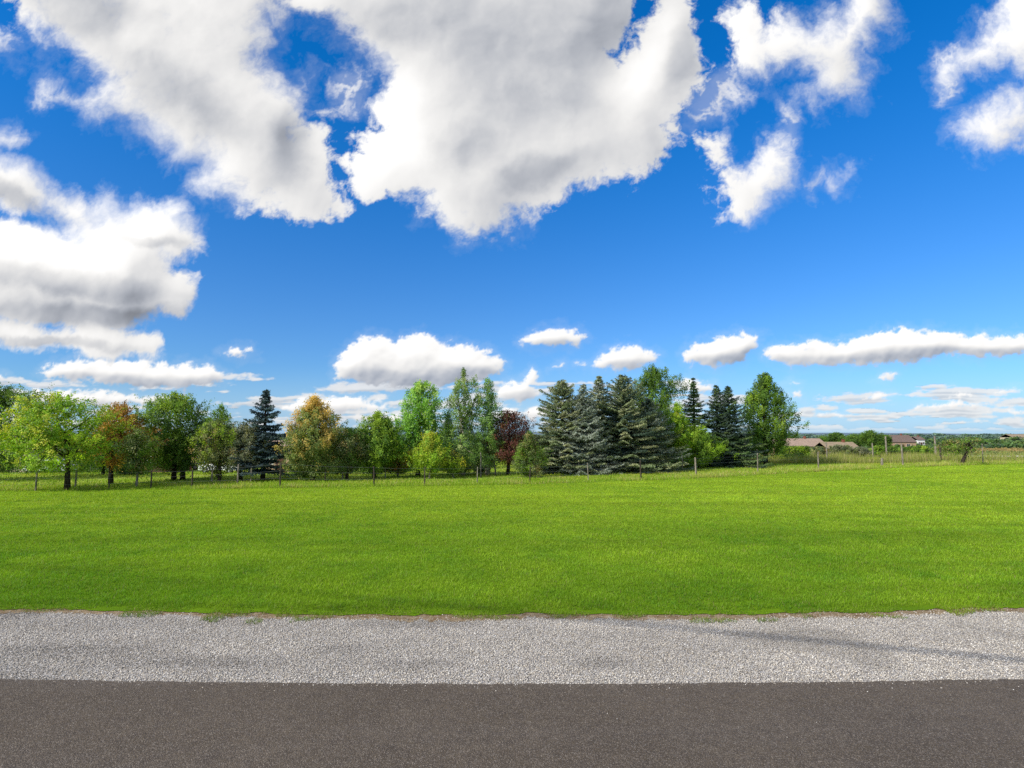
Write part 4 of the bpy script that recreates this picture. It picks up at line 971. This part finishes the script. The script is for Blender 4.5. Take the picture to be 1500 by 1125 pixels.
stake(110, 690, 714, .04, 'pale stake beside the trunk of the lime green tree', M_wood)

# ------------------------------------------------------------------ buildings
def house(name, label, px0, px1, Y, wall_h, roof_h, wmat, rmat, depth=7., win=(), door=None, hip=False, chimney=True, rz=0, group=None):
    a = xz_at(px0, 650, Y)[0]; b = xz_at(px1, 650, Y)[0]; cx = (a + b) / 2; z0 = min(zt(a, Y), zt(b, Y), zt(cx, Y + depth)); w = (b - a) / 2
    t = empty(name, (cx, Y, z0 - .05), label, 'house', group, rz)
    g = Geo(); g.box(-w, w, 0, depth, -1.0, wall_h); g.build('wall', wmat, t)
    if not hip:   # gables join the wall
        for s in (-1, 1):
            g = Geo(); xx = s * (w - .02); x2 = s * (w - .22)
            g.add([(xx, 0.02, wall_h), (xx, depth - .02, wall_h), (xx, depth / 2, wall_h + roof_h - .05), (x2, 0.02, wall_h), (x2, depth - .02, wall_h), (x2, depth / 2, wall_h + roof_h - .05)], [(0, 1, 2), (5, 4, 3), (0, 2, 5, 3), (1, 4, 5, 2)])
            g.build('gable', wmat, t)
    e = .35; in_ = depth * .5 if hip else 0
    r = Geo(); zb_ = wall_h - .10; th = .16
    A = [(-w - e, -e, zb_), (w + e, -e, zb_), (w + e, depth + e, zb_), (-w - e, depth + e, zb_), (-w - e + in_, depth / 2, wall_h + roof_h), (w + e - in_, depth / 2, wall_h + roof_h)]
    Bv = [(x, y, z + th) for x, y, z in A]
    r.add(A + Bv, [(6, 7, 11, 10), (8, 9, 10, 11), (0, 4, 5, 1), (2, 5, 4, 3), (0, 1, 7, 6), (2, 3, 9, 8), (9, 6, 10), (7, 8, 11), (3, 4, 0), (1, 5, 2), (1, 2, 8, 7), (3, 0, 6, 9)])
    ro = r.build('roof', rmat, t)
    if chimney:
        g = Geo(); g.box(w * .4, w * .4 + .6, depth * .5 - .3, depth * .5 + .3, wall_h + roof_h - .6, wall_h + roof_h + .7); g.box(w * .4 - .06, w * .4 + .66, depth * .5 - .36, depth * .5 + .36, wall_h + roof_h + .7, wall_h + roof_h + .82); g.build('chimney', M_brick, ro)
    for (f, z, ww, hh) in win:
        x = -w + f * 2 * w; fr = Geo(); d_ = .06
        for (x0_, x1_, z0_, z1_) in ((x - ww / 2, x + ww / 2, z - d_, z), (x - ww / 2, x + ww / 2, z + hh, z + hh + d_), (x - ww / 2 - d_, x - ww / 2, z - d_, z + hh + d_), (x + ww / 2, x + ww / 2 + d_, z - d_, z + hh + d_), (x - .025, x + .025, z, z + hh)):
            fr.box(x0_, x1_, -.05, -.003, z0_, z1_)
        fo = fr.build('window', M_render_white, t); p_ = Geo(); p_.box(x - ww / 2 + .002, x - .027, -.02, -.004, z + .002, z + hh - .002); p_.box(x + .027, x + ww / 2 - .002, -.02, -.004, z + .002, z + hh - .002); p_.build('pane', M_glass, fo)
    if door is not None:
        x = -w + door * 2 * w; g = Geo(); g.box(x - .5, x + .5, -.05, -.003, 0.0, 2.1); do = g.build('door', M_door, t); h_ = Geo(); h_.box(x + .36, x + .42, -.1, -.052, 1.0, 1.12); h_.build('handle', M_metal, do)
    return t
house('cream_house', 'cream walled bungalow glimpsed under the dark tree at the left edge', -60, 40, 58, 2.9, 1.8, M_render_cream, M_tile_brown, win=((.2, .9, 1.2, 1.2), (.55, .9, 1.2, 1.2), (.85, .9, .9, 1.2)), door=.7)
house('cream_garage', 'small cream garage glimpsed right of the lime green tree trunk', 106, 136, 64, 2.2, 1.2, M_render_cream, M_tile_brown, 5, win=((.25, 1.0, .7, .8),), door=.65, chimney=False)
house('brick_shed', 'red brick shed glimpsed left of the twin dark trunks', 206, 244, 60, 2.3, 1.1, M_brick, M_tile_brown, 5, win=((.3, 1.0, .7, .8),), door=.75, chimney=False)
house('tan_shed', 'tan orange shed glimpsed right of the lone spruce trunk', 384, 424, 60, 2.2, 1.1, M_render_tan, M_tile_pink, 5, win=((.3, 1.0, .7, .8),), door=.7, chimney=False)
house('pink_roofed_house', 'long low house with pink clay tile roof right of the row of trees', 1138, 1212, 175, 3.0, 2.2, M_render_tan, M_tile_pink, 10, win=((.15, .9, 1.3, 1.3), (.4, .9, 1.3, 1.3), (.85, .9, 1.3, 1.3)), door=.62)
house('tan_roofed_house', 'low tan house between grey scrub and round far trees', 1216, 1262, 150, 2.4, 2.0, M_render_tan, M_tile_tan, 9, win=((.2, .9, 1.2, 1.2), (.8, .9, 1.2, 1.2)), door=.5)
house('brown_roofed_house', 'brown roofed farmhouse right of the thick pale post', 1304, 1342, 260, 3.2, 3.0, M_render_tan, M_tile_brown, 10, win=((.25, .9, 1.4, 1.4), (.7, .9, 1.4, 1.4)), door=.5)
house('white_house', 'small white house in the fields left of the thickest pale post', 1345, 1355, 330, 3.6, 1.8, M_render_white, M_tile_brown, 8, win=((.2, 1, 1, 1.3), (.8, 1, 1, 1.3)), door=.5)
house('distant_barn', 'long pale barn at the foot of the hills near the right edge', 1484, 1515, 620, 4.0, 3.0, M_render_cream, M_tile_tan, 16, door=.5, win=((.2, 1, 2, 1.5), (.8, 1, 2, 1.5)), chimney=False)

# ------------------------------------------------------------------ parked cars
def make_car(px, Y, label, rz, z=None):
    x = xz_at(px, 690, Y)[0]; zz = zt(x, Y) if z is None else z
    t = empty('parked_car', (x, Y, zz), label, 'car', 'white cars parked behind the trees', rz)
    g = Geo(); W2 = .86
    low_ = [(-2.1, .32), (-2.12, .62), (-2.02, .84), (-.95, .93), (1.45, .95), (2.02, .88), (2.1, .6), (2.08, .32)]
    g.prism(low_, -W2, W2)
    # cabin with tumblehome
    cab = [(-1.0, .93), (-.35, 1.40), (.95, 1.43), (1.75, .95)]; n4 = 4
    g.add([(a, -W2 + .03, b) if b < 1 else (a, -W2 + .20, b) for a, b in cab] + [(a, W2 - .03, b) if b < 1 else (a, W2 - .20, b) for a, b in cab],
          [(0, 1, 2, 3), (7, 6, 5, 4), (0, 4, 5, 1), (1, 5, 6, 2), (2, 6, 7, 3)])
    g.build('body', M_carpaint, t, False, .04)
    def quad_side(s, q, nm, mat):
        k = Geo(); vs = []
        for (a, b) in q:
            yy = (W2 - .03) + (.20 - .03) * -((b - .93) / .48); vs.append((a, s * (yy + .012), b))
        k.add(vs, [(0, 1, 2, 3) if s < 0 else (3, 2, 1, 0)]); k.build(nm, mat, t)
    for s in (-1, 1):
        quad_side(s, [(-.82, .98), (-.30, 1.35), (.28, 1.37), (.28, .98)], 'side_window', M_glass); quad_side(s, [(.36, .98), (.36, 1.37), (.88, 1.37), (1.50, .99)], 'side_window', M_glass)
        h = Geo(); h.box(-2.13, -2.02, s * .62 - .16, s * .62 + .16, .60, .76); h.build('headlight', M_lamp, t)
        h = Geo(); h.box(2.03, 2.12, s * .66 - .12, s * .66 + .12, .62, .82); h.build('tail_light', M_redlamp, t)
    k = Geo(); k.add([(-.97, -.72, .98), (-.41, -.62, 1.37), (-.41, .62, 1.37), (-.97, .72, .98)], [(0, 3, 2, 1)]); o = k.build('windscreen', M_glass, t); o.location = (-.02, 0, .012)
    k = Geo(); k.add([(1.69, -.72, .99), (1.05, -.62, 1.38), (1.05, .62, 1.38), (1.69, .72, .99)], [(0, 1, 2, 3)]); o = k.build('rear_window', M_glass, t); o.location = (.02, 0, .012)
    for a in (-1.32, 1.32):
        for s in (-1, 1):
            wv = Geo(); wv.tube([(a, s * .70, .32), (a, s * .88, .32)], [.32, .32], 20); wo = wv.build('wheel', M_tyre, t)
            rv = Geo(); rv.tube([(a, s * .86, .32), (a, s * .895, .32)], [.20, .18], 16); rv.build('rim', M_rim, wo)
    return t
make_car(74, 58, 'white parked car glimpsed between the tall left tree and the lime green tree trunk', R(4))
make_car(326, 59, 'white parked car glimpsed behind the olive and grey green young trees', R(-6))
make_car(272, 66, 'white parked car glimpsed behind the twin dark trunks of the large rounded tree', R(8))

# ------------------------------------------------------------------ far trees
FT = 'far trees near the horizon'
for i, (px, tp, x0, x1, Yf, lb) in enumerate((
        (1158, 640, 1152, 1165, 240, 'tiny dark far tree behind the left part of the pink roof'),
        (1205, 640, 1198, 1213, 240, 'tiny dark far tree behind the right end of the pink roof'),
        (1226, 634, 1214, 1238, 200, 'round far tree just left above the tan roofed house'),
        (1252, 637, 1240, 1265, 190, 'wide dark far tree above the right end of the tan roofed house'),
        (1278, 631, 1264, 1292, 170, 'largest round far tree standing left of the thick pale post'),
        (1296, 638, 1288, 1306, 190, 'low far tree right beside the largest round far tree'))):
    BL('far_tree', lb, px, tp, 652, x0, x1, 653, 'round', DARKG + GREEN[:1], 150, 30, .32 * Yf / 200, 0, .3, 120 + i, group=FT, Yfix=Yf, spread_leaf=.4, limbs=4, trunk_r=.25)
def tree_line(name, label, segs, pal, seed, haze=0.0):
    """far hedgerows and woods: small leaf clumps heaped along lines"""
    global rng
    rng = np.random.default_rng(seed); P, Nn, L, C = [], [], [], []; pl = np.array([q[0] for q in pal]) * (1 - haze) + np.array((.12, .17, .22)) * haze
    for (x0, y0, x1, y1, h, n, s) in segs:
        k = rng.random(n); x = x0 + (x1 - x0) * k; y = y0 + (y1 - y0) * k + rng.normal(0, h * .5, n)
        hh = h * (.35 + .9 * fnoise(x, y * 0 + seed, 1 / (h * 1.6), 21)); z = terrain(x, y) + hh * rng.random(n) ** .7
        P.append(np.stack([x, y, z], 1)); Nn.append(rng.normal(0, .6, (n, 3)) + (0, -.2, .6)); L.append(np.full(n, s) * rng.uniform(.6, 1.4, n))
        C.append(pl[(fnoise(x, z, 1 / h, 23) * .99 * len(pl)).astype(int)] * rng.uniform(.6, 1.3, (n, 1)))
    P, Nn, L, C = map(np.concatenate, (P, Nn, L, C)); Vv, Cc = rhomb(P, Nn, L, L * .8, C)
    return tag(leaves_obj(name, Vv, Cc, M_leaf, None), label, 'trees', kind='stuff')
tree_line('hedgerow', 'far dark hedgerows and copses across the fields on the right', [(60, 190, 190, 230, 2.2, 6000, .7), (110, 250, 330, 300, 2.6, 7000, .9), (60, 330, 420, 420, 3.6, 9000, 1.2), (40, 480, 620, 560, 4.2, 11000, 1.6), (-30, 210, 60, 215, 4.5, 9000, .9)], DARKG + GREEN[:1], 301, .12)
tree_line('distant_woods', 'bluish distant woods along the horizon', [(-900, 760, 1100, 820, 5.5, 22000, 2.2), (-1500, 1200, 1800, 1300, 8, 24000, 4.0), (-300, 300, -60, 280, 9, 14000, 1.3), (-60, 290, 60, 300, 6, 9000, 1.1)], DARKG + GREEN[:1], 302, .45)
# vineyard rows and a pale track on the right
def vineyard():
    global rng
    rng = np.random.default_rng(77); P, C = [], []
    pl = np.array([(.15, .12, .04), (.13, .13, .04), (.09, .12, .035), (.19, .14, .05)])
    for r in range(34):
        y = 112 + r * 3.0; n = 1500; x = rng.uniform(62, 190, n); x = x[(x > y * .50 + 6)]; n = len(x)
        P.append(np.stack([x, y + rng.normal(0, .28, n), terrain(x, np.full(n, y)) + rng.uniform(.2, 1.7, n)], 1)); C.append(pl[(fnoise(x, np.full(n, y), .05, 33) * .99 * 4).astype(int)] * rng.uniform(.6, 1.3, (n, 1)))
    P = np.concatenate(P); C = np.concatenate(C); L = rng.uniform(.3, .6, len(P)); Vv, Cc = rhomb(P, rng.normal(0, .5, (len(P), 3)) + (-.2, -.2, .6), L, L * .8, C)
    tag(leaves_obj('vines', Vv, Cc, M_leaf, None), 'russet and green vineyard rows in the fields beyond the right end of the fence', 'vineyard', kind='stuff')
vineyard()
M_track = plain_mat('pale track', (.75, .70, .60), .95, .05, .1)
tx = np.linspace(43, 130, 60); yt = 60.5 + (tx - 43) * .02
Vv = []
for x, y in zip(tx, yt): Vv += [(x, y, zt(x, y) + .10), (x, y + 3.0, zt(x, y + 3.0) + .20)]
fa = np.concatenate([[2 * i, 2 * i + 2, 2 * i + 3, 2 * i + 1] for i in range(len(tx) - 1)])
tag(raw_mesh('track', np.array(Vv), fa, 4, M_track), kind='structure')

# ------------------------------------------------------------------ overhead cable (out of frame; its shadow crosses the gravel)
def cable():
    a = np.array(ground_at(950, 915)); b = np.array(ground_at(1500, 966)); d = (b - a) / np.linalg.norm(b - a)
    off = np.array((SUN.x, SUN.y)) / SUN.z; hA, hB = 24.0, 3.0       # slopes from a tall mast down to a short pole
    A = a + off * hA - d * 26; B = b + off * hB + d * 12
    t = empty('overhead_cable', (A[0], A[1], 0), 'overhead cable strung between two wooden poles along the road', 'power line')
    g = Geo(); g.tube([(float((B - A)[0] * k / 24), float((B - A)[1] * k / 24), hA + (hB - hA) * k / 24) for k in range(25)], [.006 + .040 * k / 24 for k in range(25)], 6); g.build('cable', M_tyre, t)
    for p_, h in (((0, 0), hA), (tuple(B - A), hB)):
        g = Geo(); g.tube([(p_[0], p_[1], -.5), (p_[0], p_[1], h * .5), (p_[0], p_[1], h + .5)], [.15, .13, .10], 12); g.build('pole', M_wood_dark, t)
cable()
